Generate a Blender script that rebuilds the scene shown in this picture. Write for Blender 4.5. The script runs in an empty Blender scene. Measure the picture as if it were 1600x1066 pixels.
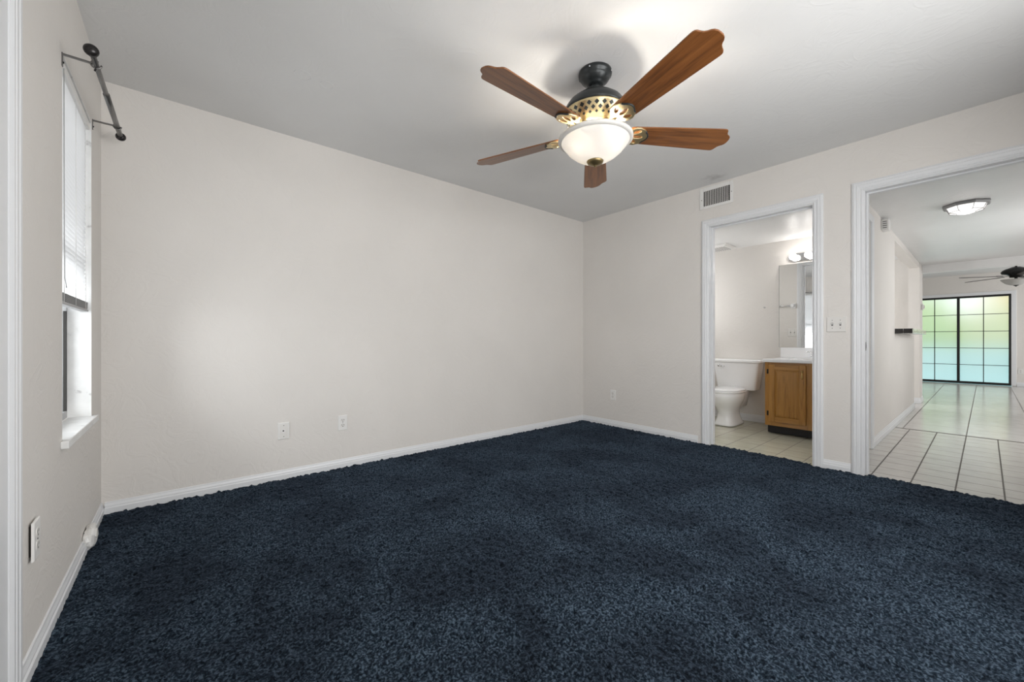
import bpy, bmesh, math, random
import numpy as np
from mathutils import Vector, Matrix

PI = math.pi
SC = bpy.context.scene
COL = SC.collection

# ------------------------------------------------------------------ camera
F_PX = 618.5
YAW = math.atan(517 / F_PX)
cam_d = bpy.data.cameras.new('camera')
cam = bpy.data.objects.new('camera', cam_d)
COL.objects.link(cam)
cam.location = (0, 0, .975)
cam.rotation_euler = (PI / 2, 0, -YAW)
cam_d.sensor_fit = 'HORIZONTAL'
cam_d.sensor_width = 36
cam_d.lens = F_PX / 1600 * 36
cam_d.clip_start = .02
SC.camera = cam

# ------------------------------------------------------------------ world, exposure, daylight, added fill lights
w = bpy.data.worlds.new('sky')
SC.world = w
w.use_nodes = True
w.node_tree.nodes['Background'].inputs[0].default_value = (.93, .97, 1, 1)
w.node_tree.nodes['Background'].inputs[1].default_value = 1.7
SC.view_settings.view_transform = 'Standard'
SC.view_settings.look = 'None'
SC.view_settings.exposure = 0.14
SC.view_settings.gamma = 1
SC.view_settings.use_curve_mapping = False


def area(name, loc, rot, sx, sy, watt, col=(1, 1, 1)):
    d = bpy.data.lights.new(name, 'AREA')
    d.shape = 'RECTANGLE'
    d.size = sx
    d.size_y = sy
    d.energy = watt
    d.color = col
    o = bpy.data.objects.new(name, d)
    COL.objects.link(o)
    o.location = loc
    o.rotation_euler = rot
    return o


def point(name, loc, watt, rad, col=(1, 1, 1), parent=None):
    d = bpy.data.lights.new(name, 'POINT')
    d.energy = watt
    d.shadow_soft_size = rad
    d.color = col
    o = bpy.data.objects.new(name, d)
    COL.objects.link(o)
    o.location = loc
    if parent:
        o.parent = parent
    return o


# fill light at added, unseen windows; only the left window is in view
area('added_fill_bedroom', (1.45, -.66, 1.30), (PI / 2, 0, 0), 2.3, 1.6, 54, (1, .985, .97))
area('added_fill_living', (11.6, -3.06, 1.3), (PI / 2, 0, 0), 2.6, 1.7, 50, (1, .99, .98))
area('added_fill_kitchen', (7.6, 3.06, 1.5), (-PI / 2, 0, 0), 1.4, 1.0, 40, (1, .99, .98))
area('added_fill_hall', (6.4, -1.18, 1.4), (PI / 2, 0, 0), 1.9, 1.3, 24, (1, .99, .98))
area('added_fill_bathroom', (4.75, 2.86, 1.5), (-PI / 2, 0, 0), .7, .8, 6.5, (1, .99, .98))
area('daylight_left_window', (-.80, 2.45, .95), (0, -math.radians(76), 0), .6, .8, 9.5, (.93, .97, 1))


# ------------------------------------------------------------------ materials
def mat(name, col, rough=.6, metal=0, spec=.5, bump=None, trans=0, emit=None, coat=0):
    m = bpy.data.materials.new(name)
    m.use_nodes = True
    nt = m.node_tree
    b = nt.nodes['Principled BSDF']
    b.inputs['Base Color'].default_value = (*col, 1)
    b.inputs['Roughness'].default_value = rough
    b.inputs['Metallic'].default_value = metal
    b.inputs['Specular IOR Level'].default_value = spec
    if coat:
        b.inputs['Coat Weight'].default_value = coat
    if trans:
        b.inputs['Transmission Weight'].default_value = trans
    if emit:
        b.inputs['Emission Color'].default_value = (*emit[0], 1)
        b.inputs['Emission Strength'].default_value = emit[1]
    if bump:
        tc = nt.nodes.new('ShaderNodeTexCoord')
        prev = None
        for (scale, strength, dist, detail) in bump:
            n = nt.nodes.new('ShaderNodeTexNoise')
            n.inputs['Scale'].default_value = scale
            n.inputs['Detail'].default_value = detail
            nt.links.new(tc.outputs['Object'], n.inputs['Vector'])
            bp = nt.nodes.new('ShaderNodeBump')
            bp.inputs['Strength'].default_value = strength
            bp.inputs['Distance'].default_value = dist
            nt.links.new(n.outputs['Fac'], bp.inputs['Height'])
            if prev:
                nt.links.new(prev.outputs['Normal'], bp.inputs['Normal'])
            prev = bp
        nt.links.new(prev.outputs['Normal'], b.inputs['Normal'])
    return m


def node(nt, typ, **kw):
    n = nt.nodes.new(typ)
    for k, v in kw.items():
        if isinstance(k, str) and hasattr(n, k):
            setattr(n, k, v)
    return n


def ramp(nt, stops):
    r = nt.nodes.new('ShaderNodeValToRGB')
    e = r.color_ramp.elements
    while len(e) > 1:
        e.remove(e[0])
    e[0].position, e[0].color = stops[0][0], (*stops[0][1], 1)
    for p, c in stops[1:]:
        x = e.new(p)
        x.color = (*c, 1)
    return r


def plaster(name, col, bscale=9, strength=.25, stain=None, mottle=.03):
    """hand-trowelled painted plaster"""
    m = mat(name, col, .62, 0, .3)
    nt = m.node_tree
    b = nt.nodes['Principled BSDF']
    tc = node(nt, 'ShaderNodeTexCoord')
    n1 = node(nt, 'ShaderNodeTexNoise')
    n1.inputs['Scale'].default_value = bscale
    n1.inputs['Detail'].default_value = 5
    n1.inputs['Distortion'].default_value = 1.6
    nt.links.new(tc.outputs['Object'], n1.inputs['Vector'])
    r1 = ramp(nt, [(.40, (0, 0, 0)), (.47, (1, 1, 1)), (.53, (.2, .2, .2)), (.62, (.7, .7, .7))])
    nt.links.new(n1.outputs['Fac'], r1.inputs[0])
    n2 = node(nt, 'ShaderNodeTexNoise')
    n2.inputs['Scale'].default_value = 70
    n2.inputs['Detail'].default_value = 3
    nt.links.new(tc.outputs['Object'], n2.inputs['Vector'])
    mx = node(nt, 'ShaderNodeMath', operation='MULTIPLY_ADD')
    mx.inputs[1].default_value = .25
    nt.links.new(n2.outputs['Fac'], mx.inputs[0])
    nt.links.new(r1.outputs[0], mx.inputs[2])
    bp = node(nt, 'ShaderNodeBump')
    bp.inputs['Strength'].default_value = strength
    bp.inputs['Distance'].default_value = .004
    nt.links.new(mx.outputs[0], bp.inputs['Height'])
    nt.links.new(bp.outputs['Normal'], b.inputs['Normal'])
    n3 = node(nt, 'ShaderNodeTexNoise')
    n3.inputs['Scale'].default_value = 1.3
    n3.inputs['Detail'].default_value = 4
    nt.links.new(tc.outputs['Object'], n3.inputs['Vector'])
    r3 = ramp(nt, [(.3, tuple(c * (1 - mottle) for c in col)), (.7, tuple(min(1, c * (1 + mottle)) for c in col))])
    nt.links.new(n3.outputs['Fac'], r3.inputs[0])
    out = r3.outputs[0]
    if stain:
        for (p, rad, scol) in stain:
            vm = node(nt, 'ShaderNodeVectorMath', operation='DISTANCE')
            vm.inputs[1].default_value = p
            nt.links.new(tc.outputs['Object'], vm.inputs[0])
            nz = node(nt, 'ShaderNodeTexNoise')
            nz.inputs['Scale'].default_value = 14
            nz.inputs['Detail'].default_value = 6
            nt.links.new(tc.outputs['Object'], nz.inputs['Vector'])
            ad = node(nt, 'ShaderNodeMath', operation='MULTIPLY_ADD')
            ad.inputs[1].default_value = rad * 2.2
            nt.links.new(nz.outputs['Fac'], ad.inputs[0])
            nt.links.new(vm.outputs['Value'], ad.inputs[2])
            rr = ramp(nt, [(0, (1, 1, 1)), (1, (0, 0, 0))])
            mp = node(nt, 'ShaderNodeMapRange')
            mp.inputs['From Min'].default_value = rad * 1.1
            mp.inputs['From Max'].default_value = rad * 2.1
            mp.inputs['To Min'].default_value = .55
            mp.inputs['To Max'].default_value = 0
            nt.links.new(ad.outputs[0], mp.inputs['Value'])
            mc = node(nt, 'ShaderNodeMixRGB')
            mc.inputs[2].default_value = (*scol, 1)
            nt.links.new(mp.outputs[0], mc.inputs[0])
            nt.links.new(out, mc.inputs[1])
            out = mc.outputs[0]
    nt.links.new(out, b.inputs['Base Color'])
    return m


def tile_mat(name, size, org, tcol, gcol, mortar, rough=.22):
    m = mat(name, tcol, rough, 0, .5)
    nt = m.node_tree
    b = nt.nodes['Principled BSDF']
    tc = node(nt, 'ShaderNodeTexCoord')
    mp = node(nt, 'ShaderNodeMapping')
    mp.inputs['Location'].default_value = (-org[0], -org[1], 0)
    nt.links.new(tc.outputs['Object'], mp.inputs['Vector'])
    br = node(nt, 'ShaderNodeTexBrick', offset=0.0, squash=1.0)
    br.inputs['Scale'].default_value = 1
    br.inputs['Brick Width'].default_value = size
    br.inputs['Row Height'].default_value = size
    br.inputs['Mortar Size'].default_value = mortar
    br.inputs['Mortar Smooth'].default_value = .15
    br.inputs['Bias'].default_value = 0
    br.inputs['Color1'].default_value = (*tcol, 1)
    br.inputs['Color2'].default_value = (*[c * .95 for c in tcol], 1)
    br.inputs['Mortar'].default_value = (*gcol, 1)
    nt.links.new(mp.outputs[0], br.inputs['Vector'])
    ns = node(nt, 'ShaderNodeTexNoise')
    ns.inputs['Scale'].default_value = 9
    ns.inputs['Detail'].default_value = 6
    nt.links.new(tc.outputs['Object'], ns.inputs['Vector'])
    r = ramp(nt, [(.3, (.93, .93, .93)), (.7, (1.04, 1.04, 1.04))])
    nt.links.new(ns.outputs['Fac'], r.inputs[0])
    mx = node(nt, 'ShaderNodeMixRGB', blend_type='MULTIPLY')
    mx.inputs[0].default_value = 1
    nt.links.new(br.outputs['Color'], mx.inputs[1])
    nt.links.new(r.outputs[0], mx.inputs[2])
    nt.links.new(mx.outputs[0], b.inputs['Base Color'])
    mr = node(nt, 'ShaderNodeMapRange')
    mr.inputs['To Min'].default_value = rough
    mr.inputs['To Max'].default_value = .85
    nt.links.new(br.outputs['Fac'], mr.inputs['Value'])
    nt.links.new(mr.outputs[0], b.inputs['Roughness'])
    bp = node(nt, 'ShaderNodeBump', invert=True)
    bp.inputs['Strength'].default_value = .5
    bp.inputs['Distance'].default_value = .002
    nt.links.new(br.outputs['Fac'], bp.inputs['Height'])
    nt.links.new(bp.outputs['Normal'], b.inputs['Normal'])
    return m


def wood(name, stops, axis, scale=1.0, rough=.35, stretch=14, coat=.2, wave=True):
    """grain running along the given object axis"""
    m = mat(name, stops[0][1], rough, 0, .5, coat=coat)
    nt = m.node_tree
    b = nt.nodes['Principled BSDF']
    tc = node(nt, 'ShaderNodeTexCoord')
    mp = node(nt, 'ShaderNodeMapping')
    s = [stretch * 1.0] * 3
    s[axis] = 1.0
    mp.inputs['Scale'].default_value = [v * scale for v in s]
    nt.links.new(tc.outputs['Object'], mp.inputs['Vector'])
    n = node(nt, 'ShaderNodeTexNoise')
    n.inputs['Scale'].default_value = 2.2
    n.inputs['Detail'].default_value = 7
    n.inputs['Roughness'].default_value = .6
    n.inputs['Distortion'].default_value = .8
    nt.links.new(mp.outputs[0], n.inputs['Vector'])
    n2 = node(nt, 'ShaderNodeTexNoise')
    n2.inputs['Scale'].default_value = 9
    n2.inputs['Detail'].default_value = 4
    nt.links.new(mp.outputs[0], n2.inputs['Vector'])
    ad = node(nt, 'ShaderNodeMath', operation='MULTIPLY_ADD')
    ad.inputs[1].default_value = .35
    nt.links.new(n2.outputs['Fac'], ad.inputs[0])
    nt.links.new(n.outputs['Fac'], ad.inputs[2])
    r = ramp(nt, stops)
    nt.links.new(ad.outputs[0], r.inputs[0])
    nt.links.new(r.outputs[0], b.inputs['Base Color'])
    return m


def glass_thin(name, tint=(1, 1, 1)):
    m = bpy.data.materials.new(name)
    m.use_nodes = True
    nt = m.node_tree
    nt.nodes.clear()
    o = node(nt, 'ShaderNodeOutputMaterial')
    t = node(nt, 'ShaderNodeBsdfTransparent')
    t.inputs[0].default_value = (*tint, 1)
    g = node(nt, 'ShaderNodeBsdfGlossy')
    g.inputs['Roughness'].default_value = .02
    mx = node(nt, 'ShaderNodeMixShader')
    fr = node(nt, 'ShaderNodeFresnel')
    fr.inputs[0].default_value = 1.3
    nt.links.new(fr.outputs[0], mx.inputs[0])
    nt.links.new(t.outputs[0], mx.inputs[1])
    nt.links.new(g.outputs[0], mx.inputs[2])
    nt.links.new(mx.outputs[0], o.inputs[0])
    return m


def translucent(name, col, tfac=.5, gloss=.08, emit=0, ecol=(1, .95, .88)):
    m = bpy.data.materials.new(name)
    m.use_nodes = True
    nt = m.node_tree
    nt.nodes.clear()
    o = node(nt, 'ShaderNodeOutputMaterial')
    t = node(nt, 'ShaderNodeBsdfTranslucent')
    t.inputs[0].default_value = (*col, 1)
    d = node(nt, 'ShaderNodeBsdfDiffuse')
    d.inputs[0].default_value = (*col, 1)
    mx = node(nt, 'ShaderNodeMixShader')
    mx.inputs[0].default_value = tfac
    nt.links.new(d.outputs[0], mx.inputs[1])
    nt.links.new(t.outputs[0], mx.inputs[2])
    last = mx
    if gloss:
        g = node(nt, 'ShaderNodeBsdfGlossy')
        g.inputs['Roughness'].default_value = .25
        m2 = node(nt, 'ShaderNodeMixShader')
        m2.inputs[0].default_value = gloss
        nt.links.new(mx.outputs[0], m2.inputs[1])
        nt.links.new(g.outputs[0], m2.inputs[2])
        last = m2
    if emit:
        e = node(nt, 'ShaderNodeEmission')
        e.inputs[0].default_value = (*ecol, 1)
        e.inputs[1].default_value = emit
        a = node(nt, 'ShaderNodeAddShader')
        nt.links.new(last.outputs[0], a.inputs[0])
        nt.links.new(e.outputs[0], a.inputs[1])
        last = a
    nt.links.new(last.outputs[0], o.inputs[0])
    return m


WALLC = (.735, .705, .670)
M = {}
M['wall'] = plaster('painted_plaster', WALLC, 5, .22)
M['ceil'] = plaster('ceiling_plaster', (.74, .74, .735), 5, .16,
                    stain=[((3.667, 1.566, 2.44), .10, (.38, .37, .36))])
M['ceil2'] = plaster('ceiling_plaster_satin', (.78, .78, .775), 6, .3)
M['ceil2'].node_tree.nodes['Principled BSDF'].inputs['Roughness'].default_value = .35
M['beam'] = mat('white_beam_paint', (.88, .88, .88), .5)
M['trim'] = mat('satin_trim_paint', (.76, .77, .785), .35, 0, .5, bump=[(40, .03, .001, 3)])
M['jamb'] = mat('weathered_white_paint', (.80, .80, .79), .5)
_nt = M['jamb'].node_tree
_tc = node(_nt, 'ShaderNodeTexCoord')
_n = node(_nt, 'ShaderNodeTexNoise')
_n.inputs['Scale'].default_value = 16
_n.inputs['Detail'].default_value = 8
_nt.links.new(_tc.outputs['Object'], _n.inputs['Vector'])
_r = ramp(_nt, [(.28, (.45, .44, .43)), (.36, (.76, .76, .75)), (.7, (.84, .84, .83))])
_nt.links.new(_n.outputs['Fac'], _r.inputs[0])
_nt.links.new(_r.outputs[0], _nt.nodes['Principled BSDF'].inputs['Base Color'])
M['plastic'] = mat('white_plastic', (.80, .79, .77), .35)
M['plastic_warm'] = mat('warm_white_plastic', (.76, .74, .71), .4)
M['slot'] = mat('dark_slot', (.03, .028, .025), .6)
M['slot_grey'] = mat('grey_slot', (.16, .155, .15), .6)
M['porcelain'] = mat('white_porcelain', (.93, .93, .93), .12, 0, .5)
M['counter'] = mat('cultured_marble', (.94, .94, .95), .15, 0, .5)
M['ivory'] = mat('ivory_enamel', (.72, .70, .66), .3)
M['chrome'] = mat('chrome', (.75, .75, .76), .12, 1)
M['brass'] = mat('antique_brass', (.60, .44, .19), .32, 1)
M['brass_pale'] = mat('pale_antique_brass', (.70, .57, .33), .36, 1)
M['bronze'] = mat('dark_bronze', (.022, .026, .027), .32, .35, .6)
M['black'] = mat('black_metal', (.018, .018, .018), .4, .3)
M['rod'] = mat('brushed_pewter', (.20, .195, .19), .34, .8)
M['rod_dark'] = mat('dark_pewter', (.028, .026, .026), .22, .5)
M['alum'] = mat('dark_aluminium', (.05, .05, .05), .4, .6)
M['slat_shade_frame_grey'] = mat('slat_shade_and_frame_grey', (.44, .44, .44), .5)  # frame and cord grey; on the stacked slats it stands for shade
M['blind'] = translucent('white_vinyl_slat', (.90, .90, .90), .55, .03)
M['glass'] = glass_thin('window_glass')
M['mirror'] = mat('mirror_silver', (.86, .87, .87), .015, 1)
M['blade'] = wood('walnut_blade', [(.32, (.028, .009, .004)), (.5, (.098, .034, .010)), (.66, (.19, .068, .018)), (.9, (.26, .098, .027))], 0, 1.0, .38, 16)
M['oak'] = wood('honey_oak', [(.40, (.105, .038, .006)), (.5, (.275, .118, .018)), (.64, (.39, .182, .034)), (.9, (.46, .23, .05))], 2, 1.0, .34, 15)
M['oak_h'] = wood('honey_oak_rail', [(.40, (.105, .038, .006)), (.5, (.275, .118, .018)), (.64, (.39, .182, .034)), (.9, (.46, .23, .05))], 1, 1.0, .34, 15)
M['toe'] = mat('dark_toe_kick', (.018, .016, .018), .6)
M['bowl'] = translucent('frosted_bowl_glass', (.72, .715, .705), .30, .06, .06)
M['bowl_off'] = translucent('alabaster_bowl_glass', (.75, .74, .72), .4, .05)
M['bulb'] = mat('lit_bulb', (1, 1, 1), .3, emit=((1, .96, .92), 17))
M['hall_glass'] = translucent('lit_hall_glass', (.70, .70, .70), .35, .05, .22, (1, .98, .95))
M['pewter'] = mat('grey_pewter', (.28, .28, .28), .45, .5)
M['granite'] = mat('black_granite', (.018, .017, .016), .15)
M['granite_l'] = mat('polished_speckled_granite', (.35, .34, .33), .12)
_nt = M['granite_l'].node_tree
_tc = node(_nt, 'ShaderNodeTexCoord')
_n = node(_nt, 'ShaderNodeTexNoise')
_n.inputs['Scale'].default_value = 22
_n.inputs['Detail'].default_value = 6
_nt.links.new(_tc.outputs['Object'], _n.inputs['Vector'])
_r = ramp(_nt, [(.40, (.10, .10, .10)), (.50, (.45, .44, .43)), (.6, (.62, .61, .60))])
_nt.links.new(_n.outputs['Fac'], _r.inputs[0])
_nt.links.new(_r.outputs[0], _nt.nodes['Principled BSDF'].inputs['Base Color'])
M['tile'] = tile_mat('small_ceramic_tile', .206, (3.99, .128), (.60, .575, .535), (.17, .16, .145), .0046)
M['tile_bath'] = tile_mat('bulb_warmed_ceramic_tile', .206, (3.99, .128), (.60, .585, .47), (.22, .205, .17), .0035)  # hallway tile again, with the bulbs' warm cast put into its colour
M['tile_big'] = tile_mat('large_ceramic_tile', .47, (6.25, .128), (.60, .58, .555), (.22, .205, .19), .0045, .18)
M['threshold'] = mat('grout_strip', (.20, .19, .18), .7)

# navy pile carpet
m = mat('navy_carpet', (.016, .026, .045), .95, 0, .1)
nt = m.node_tree
b = nt.nodes['Principled BSDF']
tc = node(nt, 'ShaderNodeTexCoord')
n1 = node(nt, 'ShaderNodeTexNoise')
n1.inputs['Scale'].default_value = 120
n1.inputs['Detail'].default_value = 3
nt.links.new(tc.outputs['Object'], n1.inputs['Vector'])
r1 = ramp(nt, [(.36, (.0006, .0016, .0034)), (.5, (.0066, .0118, .0182)), (.63, (.0420, .0590, .0800))])
nt.links.new(n1.outputs['Fac'], r1.inputs[0])
n2 = node(nt, 'ShaderNodeTexNoise')
n2.inputs['Scale'].default_value = 2.6
n2.inputs['Detail'].default_value = 9
n2.inputs['Distortion'].default_value = .7
nt.links.new(tc.outputs['Object'], n2.inputs['Vector'])
r2 = ramp(nt, [(.38, (.58, .58, .60)), (.62, (1.5, 1.5, 1.47))])
nt.links.new(n2.outputs['Fac'], r2.inputs[0])
mx = node(nt, 'ShaderNodeMixRGB', blend_type='MULTIPLY')
mx.inputs[0].default_value = 1
nt.links.new(r1.outputs[0], mx.inputs[1])
nt.links.new(r2.outputs[0], mx.inputs[2])
nt.links.new(mx.outputs[0], b.inputs['Base Color'])
b.inputs['Sheen Weight'].default_value = .12
b.inputs['Sheen Roughness'].default_value = .5
b.inputs['Sheen Tint'].default_value = (.35, .5, .75, 1)
n3 = node(nt, 'ShaderNodeTexNoise')
n3.inputs['Scale'].default_value = 210
n3.inputs['Detail'].default_value = 2
nt.links.new(tc.outputs['Object'], n3.inputs['Vector'])
bp = node(nt, 'ShaderNodeBump')
bp.inputs['Strength'].default_value = .8
bp.inputs['Distance'].default_value = .004
nt.links.new(n3.outputs['Fac'], bp.inputs['Height'])
nt.links.new(bp.outputs['Normal'], b.inputs['Normal'])
M['carpet'] = m


# ------------------------------------------------------------------ geometry helpers
class MB:
    """collects shapes, builds ONE mesh object"""

    def __init__(self):
        self.v, self.f, self.mi, self.sm = [], [], [], []

    def add(self, vs, fs, mi=0, smooth=False):
        n = len(self.v)
        self.v += [tuple(p) for p in vs]
        self.f += [tuple(n + i for i in q) for q in fs]
        self.mi += [mi] * len(fs)
        self.sm += [smooth] * len(fs)
        return self

    def box(self, x0, y0, z0, x1, y1, z1, mi=0):
        x0, x1 = min(x0, x1), max(x0, x1)
        y0, y1 = min(y0, y1), max(y0, y1)
        z0, z1 = min(z0, z1), max(z0, z1)
        v = [(x0, y0, z0), (x1, y0, z0), (x1, y1, z0), (x0, y1, z0), (x0, y0, z1), (x1, y0, z1), (x1, y1, z1), (x0, y1, z1)]
        f = [(0, 3, 2, 1), (4, 5, 6, 7), (0, 1, 5, 4), (1, 2, 6, 5), (2, 3, 7, 6), (3, 0, 4, 7)]
        return self.add(v, f, mi)

    def lathe(self, prof, c=(0, 0, 0), n=32, mi=0, axis='z', smooth=True):
        """prof: (r, z) list from one end to the other; closed where r == 0"""
        vs, fs, rows = [], [], []
        for r, z in prof:
            if r <= 1e-6:
                rows.append([len(vs)])
                vs.append((0, 0, z))
            else:
                rows.append(list(range(len(vs), len(vs) + n)))
                vs += [(r * math.cos(2 * PI * i / n), r * math.sin(2 * PI * i / n), z) for i in range(n)]
        for a, bq in zip(rows, rows[1:]):
            for i in range(n):
                j = (i + 1) % n
                if len(a) == 1 and len(bq) > 1:
                    fs.append((a[0], bq[j], bq[i]))
                elif len(bq) == 1 and len(a) > 1:
                    fs.append((a[i], a[j], bq[0]))
                elif len(a) > 1:
                    fs.append((a[i], a[j], bq[j], bq[i]))
        if axis == 'x':
            vs = [(z, x, y) for x, y, z in vs]
        elif axis == '-x':
            vs = [(-z, -x, y) for x, y, z in vs]
        elif axis == 'y':
            vs = [(y, z, x) for x, y, z in vs]
        elif axis == '-y':
            vs = [(-y, -z, x) for x, y, z in vs]
        vs = [(x + c[0], y + c[1], z + c[2]) for x, y, z in vs]
        return self.add(vs, fs, mi, smooth)

    def tube(self, pts, r, n=12, mi=0):
        pts = [Vector(p) for p in pts]
        rs = r if isinstance(r, (list, tuple)) else [r] * len(pts)
        vs, fs = [], []
        up = None
        for i, p in enumerate(pts):
            d = (pts[min(i + 1, len(pts) - 1)] - pts[max(i - 1, 0)]).normalized()
            if up is None:
                up = Vector((0, 0, 1)) if abs(d.z) < .9 else Vector((1, 0, 0))
            a = d.cross(up).normalized()
            up = a.cross(d).normalized()
            for k in range(n):
                t = 2 * PI * k / n
                vs.append(p + (a * math.cos(t) + up * math.sin(t)) * rs[i])
        for i in range(len(pts) - 1):
            for k in range(n):
                j = (k + 1) % n
                fs.append((i * n + k, i * n + j, (i + 1) * n + j, (i + 1) * n + k))
        fs.append(tuple(range(n - 1, -1, -1)))
        fs.append(tuple((len(pts) - 1) * n + k for k in range(n)))
        return self.add(vs, fs, mi, True)

    def loft(self, rings, mi=0, cap=True, smooth=True):
        n = len(rings[0])
        vs = [p for r in rings for p in r]
        fs = []
        for i in range(len(rings) - 1):
            for k in range(n):
                j = (k + 1) % n
                fs.append((i * n + k, i * n + j, (i + 1) * n + j, (i + 1) * n + k))
        if cap:
            fs.append(tuple(range(n - 1, -1, -1)))
            fs.append(tuple((len(rings) - 1) * n + k for k in range(n)))
        return self.add(vs, fs, mi, smooth)

    def prism(self, poly, z0, z1, mi=0, tf=None):
        """extrude an xy polygon from z0 to z1; tf maps (x, y, z) to world"""
        n = len(poly)
        vs = [(x, y, z0) for x, y in poly] + [(x, y, z1) for x, y in poly]
        if tf:
            vs = [tf(*p) for p in vs]
        fs = [tuple(range(n - 1, -1, -1)), tuple(range(n, 2 * n))]
        fs += [(i, (i + 1) % n, n + (i + 1) % n, n + i) for i in range(n)]
        return self.add(vs, fs, mi)

    def build(self, name, mats, parent=None, bevel=0, seg=2, shift=(0, 0, 0)):
        me = bpy.data.meshes.new(name)
        vs = [(x - shift[0], y - shift[1], z - shift[2]) for x, y, z in self.v]
        me.from_pydata(vs, [], self.f)
        for mm in (mats if isinstance(mats, (list, tuple)) else [mats]):
            me.materials.append(M[mm] if isinstance(mm, str) else mm)
        me.polygons.foreach_set('material_index', self.mi)
        me.polygons.foreach_set('use_smooth', self.sm)
        bm = bmesh.new()
        bm.from_mesh(me)
        bmesh.ops.recalc_face_normals(bm, faces=bm.faces)
        bm.to_mesh(me)
        bm.free()
        o = bpy.data.objects.new(name, me)
        COL.objects.link(o)
        if parent:
            o.parent = parent
        if bevel:
            bv = o.modifiers.new('bevel', 'BEVEL')
            bv.width = bevel
            bv.segments = seg
            bv.limit_method = 'ANGLE'
            bv.angle_limit = math.radians(40)
        return o


def tag(o, label, cat, group=None, kind=None):
    o['label'] = label
    o['category'] = cat
    if group:
        o['group'] = group
    if kind:
        o['kind'] = kind
    return o


def thing(name, label, cat, loc=(0, 0, 0), rz=0, group=None):
    o = bpy.data.objects.new(name, None)
    COL.objects.link(o)
    o.empty_display_size = .1
    o.location = loc
    o.rotation_euler = (0, 0, rz)
    return tag(o, label, cat, group)


def struct(mb, name, mats, label, cat, bevel=0, parent=None):
    o = mb.build(name, mats, parent, bevel)
    if parent is None:
        tag(o, label, cat, kind='structure')
    return o


# ------------------------------------------------------------------ room dimensions
XL, XR, YB, YF, H = -.345, 3.805, 3.185, -.55, 2.44     # bedroom: left, right, back, rear wall; ceiling
T = .115                                                # partition thickness
BX, HY = 5.35, .669                                     # bathroom far wall; hallway left wall
HC, BC, LC = 2.205, 2.135, 2.50                         # hall, bathroom, living ceilings
WX = 13.85                                              # living room far wall
BD = (.872, 1.662, 2.045)                               # bathroom doorway y0, y1, head
HD = (-.25, .560, 2.060)                                # hallway doorway
WIN = (2.237, 2.878, .600, 2.070)                       # left window y0, y1, sill, head

# floors
mb = MB().box(XL - .1, YF - .1, -.12, XR, YB + .1, -.02)
struct(mb, 'floor', 'threshold', 'bedroom subfloor under the navy carpet', 'floor')
mb = MB().box(XR, -1.05, -.12, 6.22, .75, -.008).box(BX + .05, .75, -.12, 6.22, 3.0, -.008)
struct(mb, 'floor_hallway', 'tile', 'small square off-white ceramic tile floor of the hallway', 'floor')
mb = MB().box(XR, .75, -.12, BX + .05, 3.0, -.008)
struct(mb, 'floor_bathroom', 'tile_bath', 'small ceramic tile floor by the toilet and vanity, warm bulb cast in its colour', 'floor')
mb = MB().box(6.25, -3.0, -.12, WX, 3.0, -.008)
struct(mb, 'floor_living', 'tile_big', 'large pale ceramic tile floor in front of the gridded glass doors', 'floor')
mb = MB().box(6.22, -1.05, -.12, 6.25, 3.0, -.006)
struct(mb, 'trim_1', 'threshold', 'dark grout seam crossing the floor between small and large tiles', 'floor seam')

# carpet: a real pile surface, denser than the tufts, in the room and up to the tile in both doorways
sp = .0085
xs = np.arange(XL + .010, XR + .04, sp)
ys = np.arange(YF, YB - .008, sp)
nx, ny = len(xs), len(ys)
rng = np.random.default_rng(5)
gx, gy = np.meshgrid(xs, ys, indexing='ij')
hz = rng.normal(0, 1, (nx, ny))
k = (hz + np.roll(hz, 1, 0) + np.roll(hz, -1, 0) + np.roll(hz, 1, 1) + np.roll(hz, -1, 1)) / 5
hgt = hz * .0026 + k * .0040
low = np.zeros((nx, ny))
for _ in range(26):
    a, fq, ph = rng.uniform(0, 2 * PI), rng.uniform(6, 30), rng.uniform(0, 2 * PI)
    low += np.sin((gx * math.cos(a) + gy * math.sin(a)) * fq + ph + 1.4 * np.sin(gx * 2.3 + gy * 1.7 + ph)) / 26
hgt = hgt + low * .0035 + .001
px = gx + rng.uniform(-.0026, .0026, (nx, ny))
py = gy + rng.uniform(-.0026, .0026, (nx, ny))
verts = np.stack([px, py, hgt], axis=-1).reshape(-1, 3)
ii, jj = np.meshgrid(np.arange(nx - 1), np.arange(ny - 1), indexing='ij')
cx, cy = gx[:-1, :-1] + sp, gy[:-1, :-1] + sp / 2
ok = (cx < XR - .014) | (((cy > HD[0] + .012) & (cy < HD[1] - .012)) | ((cy > BD[0] + .012) & (cy < BD[1] - .012)))
i0 = (ii * ny + jj)[ok]
quads = np.stack([i0, i0 + ny, i0 + ny + 1, i0 + 1], axis=-1)
used = np.zeros(nx * ny, dtype=bool)
used[quads] = True
remap = np.cumsum(used) - 1
verts, quads = verts[used], remap[quads]
me = bpy.data.meshes.new('carpet')
me.vertices.add(len(verts))
me.vertices.foreach_set('co', verts.ravel().astype(np.float32))
me.loops.add(len(quads) * 4)
me.loops.foreach_set('vertex_index', quads.ravel().astype(np.int32))
me.polygons.add(len(quads))
me.polygons.foreach_set('loop_start', np.arange(0, len(quads) * 4, 4, dtype=np.int32))
me.polygons.foreach_set('use_smooth', np.ones(len(quads), dtype=bool))
me.update()
me.validate()
me.materials.append(M['carpet'])
cp = bpy.data.objects.new('carpet', me)
COL.objects.link(cp)
tag(cp, 'dark navy blue plush carpet covering the bedroom floor wall to wall', 'carpet', kind='stuff')

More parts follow.
